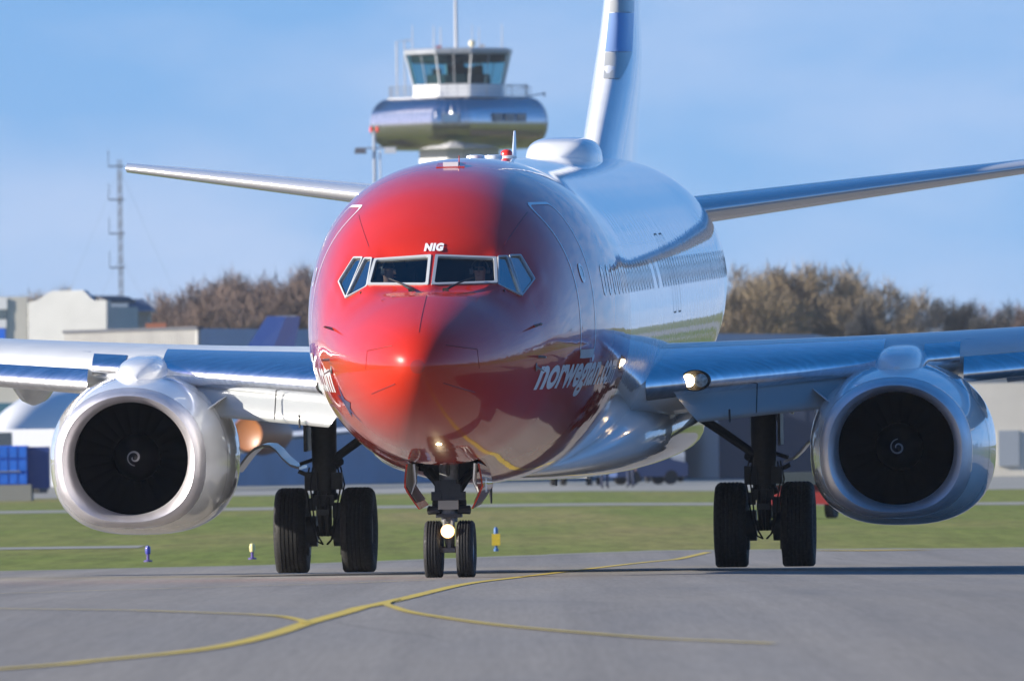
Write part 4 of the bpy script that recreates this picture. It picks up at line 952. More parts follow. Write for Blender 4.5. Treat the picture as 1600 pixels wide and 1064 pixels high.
M_CLAD = mat('pale_grey_cladding', (.30, .30, .29), .55, var=.10, vscale=.8); M_SHADEC = mat('shade_blue_cladding', (.24, .29, .38), .5, var=.12, vscale=.5)
M_CREAM = mat('cream_render', (.56, .53, .46), .7, var=.06, vscale=.5); M_HWHITE = mat('hangar_white', (.38, .40, .41), .5, var=.06, vscale=.7); M_ROOFD = mat('dark_roof', (.06, .065, .08), .6, var=.15)
def hz(py, D, px=800): return at(px, py, D).z
# grey warehouse, one corner towards the taxiway; shade is coloured into the front
c0 = Vector(xy(316, 640)); cl = Vector(xy(108, 652)); cr_ = Vector(xy(1276, 730)); 
wh = obox('warehouse', [tuple(cl), tuple(c0), tuple(cr_), (cr_.x + 2, 760), (cl.x, 760)], GZF, hz(513, 640, 316), M_SHADEC, 'long low warehouse with pale end wall and shade-tinted front behind the jet', 'warehouse')
d = (c0 - cl).normalized(); nn = Vector((d.y, -d.x)); nn = nn if nn.y < 0 else -nn; ctr = (cl + c0) / 2 + nn * .10; d_w = d.copy()
MB().box((ctr.x - wh.location.x, ctr.y - wh.location.y, (hz(513, 640, 316) - GZF) / 2 + .02), ((c0 - cl).length + .05, .16, hz(513, 640, 316) - GZF + .04), Matrix.Rotation(math.atan2(d.y, d.x), 3, 'Z')).build('end_wall', M_CLAD, wh, label='pale grey sunlit end wall')
rb = MB()
for k in range(int((c0 - cl).length / .3)):
    c = cl + d * (k + .5) * .3 + nn * .2; rb.box((c.x - wh.location.x, c.y - wh.location.y, (hz(513, 640, 316) - GZF) / 2), (.10, .05, hz(513, 640, 316) - GZF - .1), Matrix.Rotation(math.atan2(d.y, d.x), 3, 'Z'))
tag(rb.build('cladding_rib', M_CLAD, wh), kind='stuff')
# dark navy low roof seen right of the fuselage
nv = obox('store_building', [xy(1125, 690), xy(1272, 690), xy(1276, 712), xy(1125, 712)], GZF, hz(534, 690, 1200), mat('navy_cladding', (.02, .03, .06), .5), 'low navy store building with flat roof beside the bare trees', 'building', 1.2)
# white hangar with mansard gable
D = 880; e = empty('hangar', (at(104, 692, D).x, D, GZF)); ox = e.location.x
P = [(46, 692), (46, 471), (58, 470), (80, 455), (130, 454), (146, 470), (168, 470), (168, 692)]
poly = [(at(a, b, D).x - ox, max(0, at(a, b, D).z - GZF)) for a, b in P]
MB().prism(poly, 0, .5, 'Y').build('gable_wall', M_HWHITE, e)
rb = MB()
for k in range(24):
    a = 47 + 120 * k / 23; top = 471 if a < 58 else 470 - (a - 58) / 22 * 15 if a < 80 else 454.5 if a < 130 else 454 + (a - 130) if a < 146 else 470
    z1 = at(a, top + 1, D).z - GZF; rb.box((at(a, 692, D).x - ox, -.02, z1 / 2), (.12, .04, z1))
tag(rb.build('cladding_rib', M_HWHITE, e), kind='stuff')
roofp = [(at(a, b, D).x - ox, at(a, b, D).z - GZF) for a, b in [(48, 467), (58, 466), (78, 462), (132, 462), (150, 464), (160, 470), (160, 474), (48, 474)]]
MB().prism(roofp, .5, 4, 'Y').build('roof', M_ROOFD, e)
MB().box((at(168, 692, D).x - ox - .3, 2.3, (at(168, 480, D).z - GZF) / 2), (.5, 3.4, at(168, 480, D).z - GZF)).build('side_wall', M_HWHITE, e)
e.rotation_euler = (0, 0, R(-32)); e.scale = (1.18, 1, 1)
tag(e, 'white ribbed hangar with sloped gable top left of the radio mast', 'hangar')
# cream building left of the hangar
cb = obox('cream_building', [xy(-60, 800), xy(45, 800), xy(45, 830), xy(-60, 830)], GZF, hz(464, 800, 20), M_CREAM, 'cream rendered building beside the white hangar', 'building')
def on_front(par, D, a, b, c, d_, m, name, depth=.12):
    p0, p1 = at(a, d_, D - .06), at(c, b, D - .06); cx = (p0 + p1) / 2; return MB().box((cx.x - par.location.x, D - .06 - par.location.y, cx.z - par.location.z), (abs(p1.x - p0.x), depth, abs(p1.z - p0.z))).build(name, m, par)
on_front(cb, 800, -40, 466, 11, 484, mat('white_board', (.75, .75, .74), .5), 'white_panel'); on_front(cb, 800, -40, 484, 9, 499, mat('grey_glass', (.10, .13, .14), .1, coat=1), 'window')
on_front(cb, 800, -40, 499, 10, 513, mat('white_board', (.75, .75, .74), .5), 'white_panel'); on_front(cb, 800, -40, 513, 8, 532, mat('bright_blue_panel', (.02, .16, .75), .4), 'blue_panel')
on_front(cb, 800, -20, 629, 30, 652, mat('teal_glass', (.05, .16, .22), .1, coat=1), 'window', .14)
on_front(cb, 800, 34, 616, 60, 655, mat('cream_panel', (.66, .64, .55), .6), 'garage_door', .16); on_front(cb, 800, 62, 616, 100, 655, mat('cream_panel', (.66, .64, .55), .6), 'garage_door', .16)
# shed with hipped dark roof behind the mast
D = 900; e = empty('shed', (at(200, 692, D).x, D, GZF)); ox = e.location.x
MB().prism([(at(a, b, D).x - ox, max(0, at(a, b, D).z - GZF)) for a, b in ((167, 692), (167, 466), (200, 466), (200, 692))], 0, 8, 'Y').build('wall', mat('shaded_steel', (.24, .30, .40), .6, var=.1), e)  # first wall is the hangar's shaded side, shade put into its blue-grey
MB().prism([(at(a, b, D).x - ox, max(0, at(a, b, D).z - GZF)) for a, b in ((201, 692), (201, 487), (232, 487), (232, 692))], .4, 8, 'Y').build('annex_wall', mat('stone_grey', (.30, .27, .25), .8, var=.1), e)
a, b, c, d_ = [at(q, 487, D).x - ox for q in (198, 241, 205, 222)]; z0, z1 = at(200, 487, D).z - GZF, at(200, 466, D).z - GZF
MB().add([(a, 0, z0), (b, 0, z0), (b, 9, z0), (a, 9, z0), (c, 4, z1), (d_, 4, z1)], [(0, 1, 5, 4), (1, 2, 5), (2, 3, 4, 5), (3, 0, 4), (0, 3, 2, 1)]).build('hipped_roof', mat('blue_slate', (.07, .09, .14), .5), e)
tag(e, 'shed with shade-coloured wall and small hipped roof behind the radio mast', 'shed')
ol = obox('brick_shed', [xy(230, 860), xy(262, 860), xy(262, 870), xy(230, 870)], GZF, hz(505, 860, 245), mat('orange_tile', (.42, .14, .07), .7), 'small orange tiled shed behind the warehouse roof', 'shed')
# radio mast
D = 905; b0 = at(192.5, 692, D); top = at(189.5, 250, D); ht = top.z - GZF; e = empty('radio_mast', (b0.x, D, GZF)); M_MAST = mat('galvanised_mast', (.08, .09, .11), .6, .2)
for k in range(3):
    a = R(90 + 120 * k); MB().tube([(.17 * math.cos(a), .17 * math.sin(a), 0), (.15 * math.cos(a), .15 * math.sin(a), ht)], .03, 6).build('mast_leg', M_MAST, e)
lt = MB(); n_ = int(ht / .8)
for k in range(n_):
    for j in range(3):
        a, b = R(90 + 120 * j), R(90 + 120 * ((j + 1) % 3)); lt.tube([(.16 * math.cos(a), .16 * math.sin(a), k * .8), (.16 * math.cos(b), .16 * math.sin(b), k * .8 + .8)], .014, 4)
tag(lt.build('lattice', M_MAST, e), kind='stuff')
for py in (260, 312, 365, 418):
    z = at(190, py, D).z - GZF; MB().tube([(-.75, 0, z), (.3, 0, z)], .05, 5).tube([(-.75, 0, z), (-.75, 0, z + 1.1)], .025, 5).build('antenna_arm', M_MAST, e)
for dx, z in ((9, ht * .97), (-9, ht * .97), (7.5, ht * .7), (-7.5, ht * .7)): MB().tube([(0, 0, z), (dx, 1.5, 0)], .006, 4).build('guy_wire', M_MAST, e)
tag(e, 'slender lattice radio mast with side antennas and guy wires', 'mast')
# floodlight mast next to the tower
D = 720; e = empty('floodlight_mast', (at(594, 692, D).x, D, GZF)); zt = at(590, 205, D).z - GZF; zl = at(590, 236, D).z - GZF; M_GALV = mat('galvanised', (.33, .36, .40), .45, .4)
MB().tube([(-.13, 0, 0), (-.10, 0, zt)], .09, 8).tube([(.24, 0, 0), (.20, 0, zl)], .05, 6).build('pole', M_GALV, e)
MB().tube([(-1.1, 0, zl + .15), (1.1, 0, zl + .15)], .05, 6).build('cross_arm', M_GALV, e)
for dx, m_ in ((-.85, mat('flood_dark', (.12, .12, .13), .5)), (.75, mat('flood_pale', (.60, .60, .58), .4))): MB().prism([(dx - .33, zl - .14), (dx + .33, zl - .14), (dx + .28, zl + .16), (dx - .28, zl + .16)], -.25, .25, 'Y').build('floodlight', m_, e)
for dx in (-.25, .08): MB().lathe([(zt, .09), (zt + .22, .09), (zt + .28, .04)], 'Z', (dx, 0, -.05), 10).build('obstruction_light', mat('obstruction_red', (.75, .06, .03), .4), e)
tag(e, 'thin floodlight mast with two lamp heads and red lights beside the tower', 'mast')

# ---- control tower
TD = 1000; tc_ = at(724, 692, TD); tw_ = empty('control_tower', (tc_.x, TD, GZF)); K_ = TD / FPX
def zz_(py): return at(724, py, TD).z - GZF
TR = R(45 - 5)
def octo(dw, dc, z, rot=TR):
    """square with chamfered corners: dw distance to wide faces, dc to corner faces"""
    pts = []
    for k in range(8):
        a0, a1 = rot + R(45 * k), rot + R(45 * (k + 1)); d0, d1 = (dw, dc) if k % 2 == 0 else (dc, dw)
        det = math.cos(a0) * math.sin(a1) - math.sin(a0) * math.cos(a1)
        pts.append(Vector(((d0 * math.sin(a1) - d1 * math.sin(a0)) / det, (math.cos(a0) * d1 - math.cos(a1) * d0) / det, z)))
    return pts
M_POD = mat('pod_steel', (.54, .54, .57), .18, 1, var=.10, vscale=2.5, stretch=(4, 4, .6)); M_RAIL = mat('rail_grey', (.20, .21, .23), .5); M_TWHITE = mat('tower_white', (.70, .71, .72), .6, var=.05); M_TGREY = mat('tower_grey', (.42, .43, .45), .6, var=.08)
MB().loft([octo(2.55, 2.95, 0), octo(2.55, 2.95, zz_(225))]).build('shaft', M_TWHITE, tw_)
for k in (3, 4, 5, 6):
    for z in range(3): pass
prof = []
zc, hz_ = zz_(194), (zz_(154) - zz_(235)) / 2
for i in range(17):
    a = R(-90 + 180 * i / 16); prof.append(((1.75 if i > 8 else 2.1) * (1 - abs(math.cos(a)) ** (.75 if i > 8 else .8)), zc + hz_ * math.sin(a)))
pod = MB().loft([octo(5.65 - o, 6.55 - o * 1.0, z) for o, z in prof]).build('pod', M_POD, tw_, 40)
sm = MB()
for k in range(8):
    rings_ = [octo(5.66 - o, 6.56 - o, z) for o, z in prof]; n_ = 14 if k % 2 else 5
    for j in range(n_):
        f = (j + .5) / n_; ps_ = [r_[k] + (r_[(k + 1) % 8] - r_[k]) * f for r_ in rings_[1:-1]]
        if sum(p.y for p in ps_) < 8: sm.tube(ps_, .018, 3, False)
tag(sm.build('standing_seam', M_POD, tw_), kind='stuff')
def face_frame(dw, k, rot=TR): a = rot + R(45 * k); return Vector((math.cos(a), math.sin(a), 0)), Vector((-math.sin(a), math.cos(a), 0))
# faces that look towards the taxiway
front = [k for k in range(8) if face_frame(0, k)[0].y < .2]
for k in front:
    nrm, tan = face_frame(0, k); dist = (5.65 if k % 2 == 0 else 6.55) + .02
    if k % 2 == 0 and nrm.x > 0:
        for i in (-1.0, .15, 1.3):
            c = nrm * dist + tan * i * 1.0; fr_ = MB().box((c.x, c.y, zz_(187)), (.95, .12, .62), Matrix.Rotation(math.atan2(tan.y, tan.x), 3, 'Z')).build('pod_window', mat('window_frame_dark', (.10, .11, .13), .4), tw_)
            c2 = c + nrm * .05; MB().box((c2.x, c2.y, zz_(187)), (.8, .06, .48), Matrix.Rotation(math.atan2(tan.y, tan.x), 3, 'Z')).build('pane', mat('tower_pane_dark', (.02, .03, .05), .08, coat=1), fr_)
    elif k % 2 == 1 and abs(nrm.x) < .3:
        c = nrm * dist; fr_ = MB().box((c.x, c.y, zz_(188)), (1.35, .12, .72), Matrix.Rotation(math.atan2(tan.y, tan.x), 3, 'Z')).build('pod_window', mat('window_frame_dark', (.10, .11, .13), .4), tw_)
        c2 = c + nrm * .05; MB().box((c2.x, c2.y, zz_(188)), (1.2, .06, .58), Matrix.Rotation(math.atan2(tan.y, tan.x), 3, 'Z')).build('pane', mat('tower_pane_blue', (.08, .16, .28), .08, coat=1), fr_)
MB().loft([octo(4.5, 5.2, zz_(155)), octo(4.5, 5.2, zz_(153))]).build('pod_roof', M_TGREY, tw_)
for rk in (0, 1, 2):
    z = zz_(153) + .25 + .3 * rk; ring = octo(4.4, 5.1, z); MB().tube(ring + [ring[0]], .022, 5).build('railing', M_RAIL, tw_)
for k in range(8):
    a, b = octo(4.4, 5.1, 0)[k], octo(4.4, 5.1, 0)[(k + 1) % 8]
    for i in range(3): p = a + (b - a) * i / 3; MB().tube([(p.x, p.y, zz_(154)), (p.x, p.y, zz_(153) + .9)], .02, 5).build('rail_post', M_RAIL, tw_)
MB().loft([octo(3.15, 3.3, zz_(154)), octo(3.15, 3.3, zz_(133))]).build('cab_base', M_TWHITE, tw_)
zb_, zt_ = zz_(133), zz_(87)
CB, CT = octo(3.12, 3.3, zb_), octo(3.62, 3.8, zt_)
M_CABG = glass('cab_glass', (.36, .62, .68), 1.22)
MB().loft([octo(3.2, 3.4, zt_ - .55), octo(3.3, 3.5, zt_ - .02)]).build('cab_ceiling', mat('console_dark', (.03, .035, .04), .7), tw_)
MB().loft([octo(2.2, 2.3, zb_), octo(2.2, 2.3, zb_ + .75)]).build('console_desk', mat('console_dark', (.03, .035, .04), .7), tw_)
for i, (dx, dy, h) in enumerate(((-1.6, -.6, 1.2), (-.5, -1.0, 1.5), (.8, -.9, 1.3), (1.5, .2, 1.45), (.1, .3, 1.6))): MB().box((dx, dy, zb_ + h / 2), (.7, .4, h)).build('desk_screen', mat('console_dark', (.03, .035, .04), .7), tw_)
for k in range(8):
    a, b, c, d_ = CB[k], CB[(k + 1) % 8], CT[(k + 1) % 8], CT[k]
    n_ = 2 if (b - a).length > 2.2 else 1
    for j in range(n_):
        f0, f1 = j / n_, (j + 1) / n_; MB().add([a + (b - a) * f0, a + (b - a) * f1, d_ + (c - d_) * f1, d_ + (c - d_) * f0], [(0, 1, 2, 3)]).build('cab_pane', M_CABG, tw_)
        MB().tube([a + (b - a) * f0, d_ + (c - d_) * f0], .06 if j == 0 else .035, 6).build('mullion', M_TWHITE if j == 0 else M_TGREY, tw_)
MB().loft([octo(3.55, 3.72, zt_), octo(3.72, 3.92, zt_ + .08), octo(3.75, 3.95, zz_(79)), octo(3.5, 3.7, zz_(77))]).build('cab_roof', mat('cab_roof_grey', (.36, .39, .44), .4, .4, var=.1), tw_)
zr = zz_(78)
for px, y, hgt, r_ in ((721, 0, 5.5, .16), (686, 1.5, 1.9, .06), (697, 1.2, 1.75, .06), (793, 0, 1.9, .05), (653, 0, 1.9, .05), (746, .5, 1.9, .04), (757, 1, 1.7, .04)):
    dx = (px - 724) * K_; MB().tube([(dx, y, zr - .1), (dx, y, zr + hgt * .6), (dx, y, zr + hgt)], [r_, r_ * .8, r_ * .5], 6).build('roof_antenna', M_TGREY, tw_)
MB().lathe([(zr, .12), (zr + .25, .12), (zr + .27, .24), (zr + .62, .24), (zr + .66, .1)], 'Z', ((746 - 724) * K_, -.6, 0), 14).build('radome_drum', mat('cream_drum', (.68, .62, .42), .5), tw_, 30)
MB().box(((694 - 724) * K_, -1.5, zr + .14), (.42, .3, .26)).build('obstruction_light', mat('obstruction_dull', (.35, .06, .05), .5), tw_)
MB().box(((762 - 724) * K_, -.8, zr + .18), (.36, .3, .36)).build('roof_box', M_TGREY, tw_)
fl = MB()
for dz in (0,): fl.tube([(-4.6, 0, zz_(150)), (-4.6, 0, zz_(64)), (-3.5, 0, zz_(62))], .05, 5).tube([(-4.6, 0, zz_(64)), (-4.6, 0, zz_(115))], .06, 5).tube([(-4.0, 0, zz_(148)), (-4.0, 0, zz_(64))], .05, 5)
fl.build('side_ladder_frame', M_TGREY, tw_)
MB().tube([(5.0, 0, zz_(153)), (6.4, 0, zz_(148))], .05, 5).tube([(6.4, 0, zz_(153)), (6.4, 0, zz_(146))], .09, 6).tube([(3.6, 0, zz_(135)), (5.4, 0, zz_(138)), (5.4, 0, zz_(152))], .035, 5).build('roof_boom', M_TGREY, tw_)
tag(tw_, 'airport control tower with bulging polished steel pod and dark glazed cab', 'control tower')

# ---- parked jet with a dark blue fin
pj = empty('parked_jet', (0, 0, 0)); PJD = 600; pj.location = (at(306, 692, PJD).x, PJD, GZF); pj.rotation_euler = (0, 0, R(-24)); k_ = 1
M_PW = mat('parked_white', (.66, .67, .68), .3, coat=.6); M_PBL = mat('parked_blue', (.010, .020, .36), .3, coat=.6); M_PO = mat('parked_orange', (.30, .11, .03), .4)
rings = []
for y, r_, zc_ in ((-20, .15, 2.4), (-19.4, .7, 2.5), (-18, 1.25, 2.75), (-16, 1.6, 2.95), (-13, 1.75, 3.05), (0, 1.75, 3.05), (5, 1.5, 3.3), (9, .8, 3.8), (11, .25, 4.1)):
    rings.append([Vector((r_ * math.cos(R(15 * q)), y, zc_ + r_ * math.sin(R(15 * q)))) for q in range(24)])
MB().loft(rings).build('fuselage', M_PW, pj, 60)
MB().loft([[Vector((sx * t_, y, z)) for sx, y in ((-1, (ly + ty) / 2), (0, ly), (1, (ly + ty) / 2), (0, ty))] for z, ly, ty, t_ in ((4.4, 2.2, 9.6, .18), (7.95, 7.7, 11.3, .12))]).build('tail_fin', M_PBL, pj)
for sx in (-1, 1):
    MB().loft([[Vector((sx * x_, y, z)) for y, z in ((ly, zz), (ly + c * .3, zz + c * .07), (ly + c, zz), (ly + c * .3, zz - c * .04))] for x_, ly, c, zz in ((1.2, -8.5, 5, 2.0), (13, -1.5, 1.4, 3.0))]).build('wing', M_PW, pj)
    MB().lathe([(-9.4, .55), (-9.5, .72), (-9.2, .86), (-8, .95), (-6.6, .8), (-5.8, .5)], 'Y', (sx * 7.0, 0, 2.6), 20).build('engine', M_PO, pj, 40)
    MB().loft([[Vector((sx * x_, y, z)) for y, z in ((ly, zz), (ly + c * .3, zz + .06), (ly + c, zz), (ly + c * .3, zz - .06))] for x_, ly, c, zz in ((.4, 6.5, 2.6, 4.2), (5, 9, 1.2, 4.7))]).build('tailplane', M_PW, pj)
for x_, y in ((-2, -3), (2, -3), (0, -16)): MB().tube([(x_, y, .5), (x_, y, 2)], .1, 8).lathe([(-.2, .5), (.2, .5)], 'X', (x_, y, .5), 20).build('landing_gear', M_DARK, pj)
tag(pj, 'parked white airliner with dark blue tail fin and orange engines', 'airplane')

# ---- vehicles and clutter on the apron
def wheel(e, x, y, r_, wd=.22):
    t = MB().lathe([(-wd / 2, r_ * .6), (-wd / 2, r_ * .93), (-wd * .35, r_), (wd * .35, r_), (wd / 2, r_ * .93), (wd / 2, r_ * .6)], 'Y', (x, y, r_), 18).build('wheel', M_TYRE, e, 40); MB().lathe([(-wd * .4, r_ * .58), (wd * .4, r_ * .58)], 'Y', (x, y, r_), 14).build('rim', M_HUB, t)
def van(px, D, rz, body, L_, H_, label, cat, name):
    e = empty(name, ground_at(px, D), (0, 0, rz)); W_ = 1.8
    prof = [(-L_ / 2, .35), (L_ / 2, .35), (L_ / 2, .95), (L_ / 2 - .7, 1.1), (L_ / 2 - 1.3, H_), (-L_ / 2 + .1, H_), (-L_ / 2, H_ - .25)]
    MB().prism(prof, -W_ / 2, W_ / 2, 'Y').build('body', body, e)
    gm = mat('vehicle_glass', (.03, .04, .05), .08, coat=1)
    MB().prism([(L_ / 2 - 2.2, 1.15), (L_ / 2 - .85, 1.15), (L_ / 2 - 1.35, H_ - .12), (L_ / 2 - 2.2, H_ - .12)], -W_ / 2 - .01, W_ / 2 + .01, 'Y').build('side_window', gm, e)
    MB().add([(L_ / 2 - .72, -.75, 1.14), (L_ / 2 - .72, .75, 1.14), (L_ / 2 - 1.28, .7, H_ - .08), (L_ / 2 - 1.28, -.7, H_ - .08)], [(0, 1, 2, 3)]).build('windscreen', gm, e)
    for x in (-L_ / 2 + .8, L_ / 2 - .8):
        for y in (-W_ / 2 + .1, W_ / 2 - .1): wheel(e, x, y, .33)
    for y in (-.6, .6): MB().box((L_ / 2 + .005, y, .78), (.03, .25, .14)).build('headlight', mat('headlamp', (.7, .7, .68), .2, coat=1), e)
    return tag(e, label, cat)
van(1030, 640, R(98), mat('van_grey', (.42, .43, .45), .3, coat=1), 4.4, 1.45, 'pale grey service van on the apron behind the belly antennas', 'van', 'service_van')
van(1008, 600, R(20), mat('tug_blue', (.03, .06, .18), .35, coat=1), 3.4, 1.5, 'dark blue apron tug car beside the pale grey van', 'car', 'apron_tug')
van(900, 590, R(80), mat('van_white', (.72, .73, .74), .3, coat=1), 4.2, 1.7, 'white service car on the apron near the yellow jacketed worker', 'car', 'service_car')
van(55, 560, R(170), mat('truck_white', (.76, .77, .78), .3, coat=.8), 6.0, 2.75, 'tall white service truck behind the blue container', 'truck', 'service_truck')
van(1248, 330, R(80), mat('cart_red', (.22, .015, .012), .4, coat=.3), 2.0, .95, 'small red apron car behind the port main wheels', 'car', 'red_car')
# blue cargo container on a concrete footing
D = 500; bl = at(-30, 758, D); br = at(43, 758, D); tp = at(43, 696, D); e = empty('cargo_container', (br.x, D, GZF)); M_CBL = mat('container_blue', (.015, .14, .62), .45, var=.1, vscale=3); M_CDB = mat('container_blue_shaded', (.02, .05, .22), .5)
z0 = bl.z - GZF; z1 = tp.z - GZF; wq = br.x - bl.x
MB().box((-wq / 2, .9, (z0 + z1) / 2), (wq, 1.7, z1 - z0)).build('container_body', M_CBL, e)
MB().box((.40, 1.05, (z0 + z1) / 2 - .1), (.80, 1.4, z1 - z0 + .1)).build('container_end', M_CDB, e)  # darker blue stands in for shade on this side of the container
cw_ = wq / 5
for i in range(5):
    for j in range(3): MB().box((-wq + cw_ * (i + .5), .02, z0 + (z1 - z0) * (j + .5) / 3), (cw_ * .82, .10, (z1 - z0) / 3 * .84)).build('panel', M_CBL, e)
MB().box((-wq * .6, -.06, z0 + .5), (wq * .9, .04, .04)).build('handrail', M_GALV, e)
tag(e, 'bright blue panelled cargo container on a concrete footing', 'container')
ft = MB().prism([(-wq - .3, -.3), (.15, -.3), (.15, 1.9), (-wq - .3, 1.9)], 0, z0).build('concrete_block', M_CONC, None, None, e.location.copy())
tag(ft, 'grey concrete footing block under the blue container', 'block')
# cream hall beyond the port engine
ch = obox('cream_hall', [xy(1455, 690), xy(1720, 690), xy(1720, 720), xy(1455, 720)], GZF, hz(585, 690, 1560), mat('cream_hall_wall', (.62, .58, .49), .7, var=.12, vscale=.3), 'cream walled hall beyond the port engine', 'building')
on_front(ch, 690, 1450, 584, 1722, 592, mat('hall_gutter', (.22, .22, .22), .6), 'gutter', .2); on_front(ch, 690, 1560, 672, 1592, 728, mat('hall_door', (.30, .33, .36), .5), 'door', .16)
hw_ = hz(513, 640, 316) - GZF
MB().box((ctr.x - wh.location.x, ctr.y - wh.location.y - .06, hw_ + .02), ((c0 - cl).length + .2, .3, .14), Matrix.Rotation(math.atan2(d_w.y, d_w.x), 3, 'Z')).build('roof_trim', M_ROOFD, wh)
for f in (.12, .45, .8):
    q = c0 + (cr_ - c0) * f; MB().box((q.x - wh.location.x, q.y - wh.location.y + 6, hw_ + .3), (1.0, .8, .8)).build('roof_vent', M_TGREY, wh)
# taxiway edge lights and the sign
def edge_light(px, py, D, label, top, base):
    p = ground_at(px, D); e = empty('edge_light', p); e.scale = (.8, .8, .8)
    MB().lathe([(0, .09), (.03, .09), (.04, .03), (.16, .03)], 'Z', (0, 0, 0), 14).build('stem', base, e, 30); MB().lathe([(.16, .055), (.27, .06), (.32, .045), (.34, .01)], 'Z', (0, 0, 0), 14).build('lens', top, e, 40)
    return tag(e, label, 'edge light')
M_LB = mat('lens_blue', (.03, .03, .30), .3, coat=.6); M_LY = mat('lens_cream', (.62, .55, .25), .4); M_LP = mat('base_violet', (.08, .05, .25), .5)
edge_light(229, 0, 224, 'blue violet taxiway edge light in the grass', M_LB, M_LP); edge_light(392, 0, 226, 'cream taxiway edge light with violet base in the grass', M_LY, M_LP)
p = ground_at(773, 236); e = empty('taxi_marker', p); e.scale = (.85, .85, .85)
MB().lathe([(0, .05), (.05, .05), (.06, .03), (.12, .03)], 'Z', (0, 0, 0), 12).build('foot', mat('marker_blue', (.04, .12, .32), .5), e, 30); MB().prism([(-.085, .12), (.085, .12), (.085, .36), (-.085, .36)], -.05, .05, 'Y').build('board', mat('marker_yellow', (.60, .42, .03), .5, var=.15, vscale=20), e); MB().lathe([(.36, .045), (.46, .045), (.5, .02)], 'Z', (0, 0, 0), 12).build('lens', mat('marker_blue', (.04, .12, .32), .5), e, 40)
tag(e, 'small yellow marker board with blue lamp at the taxiway edge', 'marker')

# ---- bare trees
def tree_meshes(seed, H_, spread, tw_n):
    r = random.Random(seed); tr, cr2 = MB(), MB(); tips = []
    def br(p, d, l, rad, lev):
        pts = [p]; rs = [rad]; q = p.copy(); dd = d.copy()
        for i in range(3):
            dd = (dd + Vector((r.uniform(-.18, .18), r.uniform(-.18, .18), r.uniform(-.02, .14)))).normalized(); q = q + dd * l / 3; pts.append(q.copy()); rs.append(rad * (1 - .22 * (i + 1)))
        tr.tube(pts, rs, 5 if lev < 2 else 3, False)
        if lev >= 4: tips.append((pts[1], q, dd)); return
        for k in range(3 if lev else 5):
            t = r.uniform(.45, 1) if k else 1; b = pts[0] + (q - pts[0]) * t if t < 1 else q
            a = r.uniform(0, 6.28); n = dd.orthogonal().normalized(); n.rotate(Matrix.Rotation(a, 3, dd)); sp = r.uniform(.35, .8) * spread
            br(b, (dd + n * sp).normalized(), l * r.uniform(.62, .8), rad * .55, lev + 1)
    br(Vector((0, 0, 0)), Vector((0, 0, 1)), H_ * .34, H_ * .020, 0)
    for i in range(tw_n):
        a, b, dd = r.choice(tips); p = a + (b - a) * r.random() + Vector((r.gauss(0, .22), r.gauss(0, .22), r.gauss(0, .22))); n = (dd + Vector((r.gauss(0, .6), r.gauss(0, .6), r.gauss(.15, .5)))).normalized(); l = r.uniform(.3, .9); wv = n.orthogonal().normalized() * r.uniform(.018, .035); wv.rotate(Matrix.Rotation(r.uniform(0, 3.1), 3, n))
        cr2.add([p - wv, p + wv, p + n * l], [(0, 1, 2)])
    return tr, cr2
BARKS = [mat('bark_brown', (.15, .115, .085), .85), mat('bark_grey', (.11, .10, .10), .85)]
TW = [mat('twigs_tan', (.20, .155, .095), .9), mat('twigs_russet', (.15, .105, .085), .9), mat('twigs_dark', (.055, .055, .055), .9)]
PROT = []
for sd_, H_, sp in ((1, 12, 1.0), (2, 12, .85), (3, 12, 1.15), (4, 12, .95)):
    t, c = tree_meshes(sd_, H_, sp, 8500); PROT.append((t.v, t.f, c.v, c.f, max(v[2] for v in c.v)))
MESHC = {}
def tree(px, top, D, kind, pr_, label, group, widen=1.0):
    tv, tf, cv, cf, mz = PROT[pr_]; key = (pr_, kind)
    if key not in MESHC:
        a = MB(); a.v, a.f = tv, tf; b = MB(); b.v, b.f = cv, cf
        m1 = bpy.data.meshes.new('trunk'); m1.from_pydata(tv, [], tf); m1.materials.append(BARKS[1 if kind else 0]); m2 = bpy.data.meshes.new('crown'); m2.from_pydata(cv, [], cf); m2.materials.append(TW[kind]); MESHC[key] = (m1, m2)
    p = at(px, top - 13, D); h = p.z - GZF; sc = h / mz; e = empty('bare_tree', (p.x, D, GZF), (0, 0, random.uniform(0, 6.28))); e.scale = (sc * widen, sc * widen, sc)
    put('trunk', MESHC[key][0], e); put('crown', MESHC[key][1], e); return tag(e, OWN.get((px, top), label) if 'OWN' in globals() else label, 'tree', group)
LT = 'bare russet brown tree in the row behind the warehouse'; RT = 'bare tan tree in the row beyond the port wing'
OWN = {(1248, 406): 'tallest bare tan tree above the low navy store building', (1150, 440): 'bare tan tree half hidden by the jet rear fuselage', (462, 412): 'tallest bare russet tree behind the warehouse', (262, 470): 'small russet tree beside the hipped roof shed', (530, 425): 'bare russet tree hidden behind the red nose', (1342, 436): 'tall narrow tan tree just past the slim dark tree'}
for px, top, D, k, q in ((262, 470, 960, 1, 0), (292, 452, 980, 1, 1), (330, 440, 950, 1, 2), (362, 432, 985, 1, 3), (398, 450, 945, 1, 0), (432, 420, 970, 1, 1), (462, 412, 950, 1, 2), (497, 414, 975, 1, 3), (530, 425, 960, 1, 0), (420, 445, 1010, 1, 2), (480, 430, 1015, 1, 0), (345, 452, 1020, 1, 1), (310, 470, 935, 1, 3)): tree(px, top, D, k, q, LT, 'russet trees behind the warehouse', 1.0)
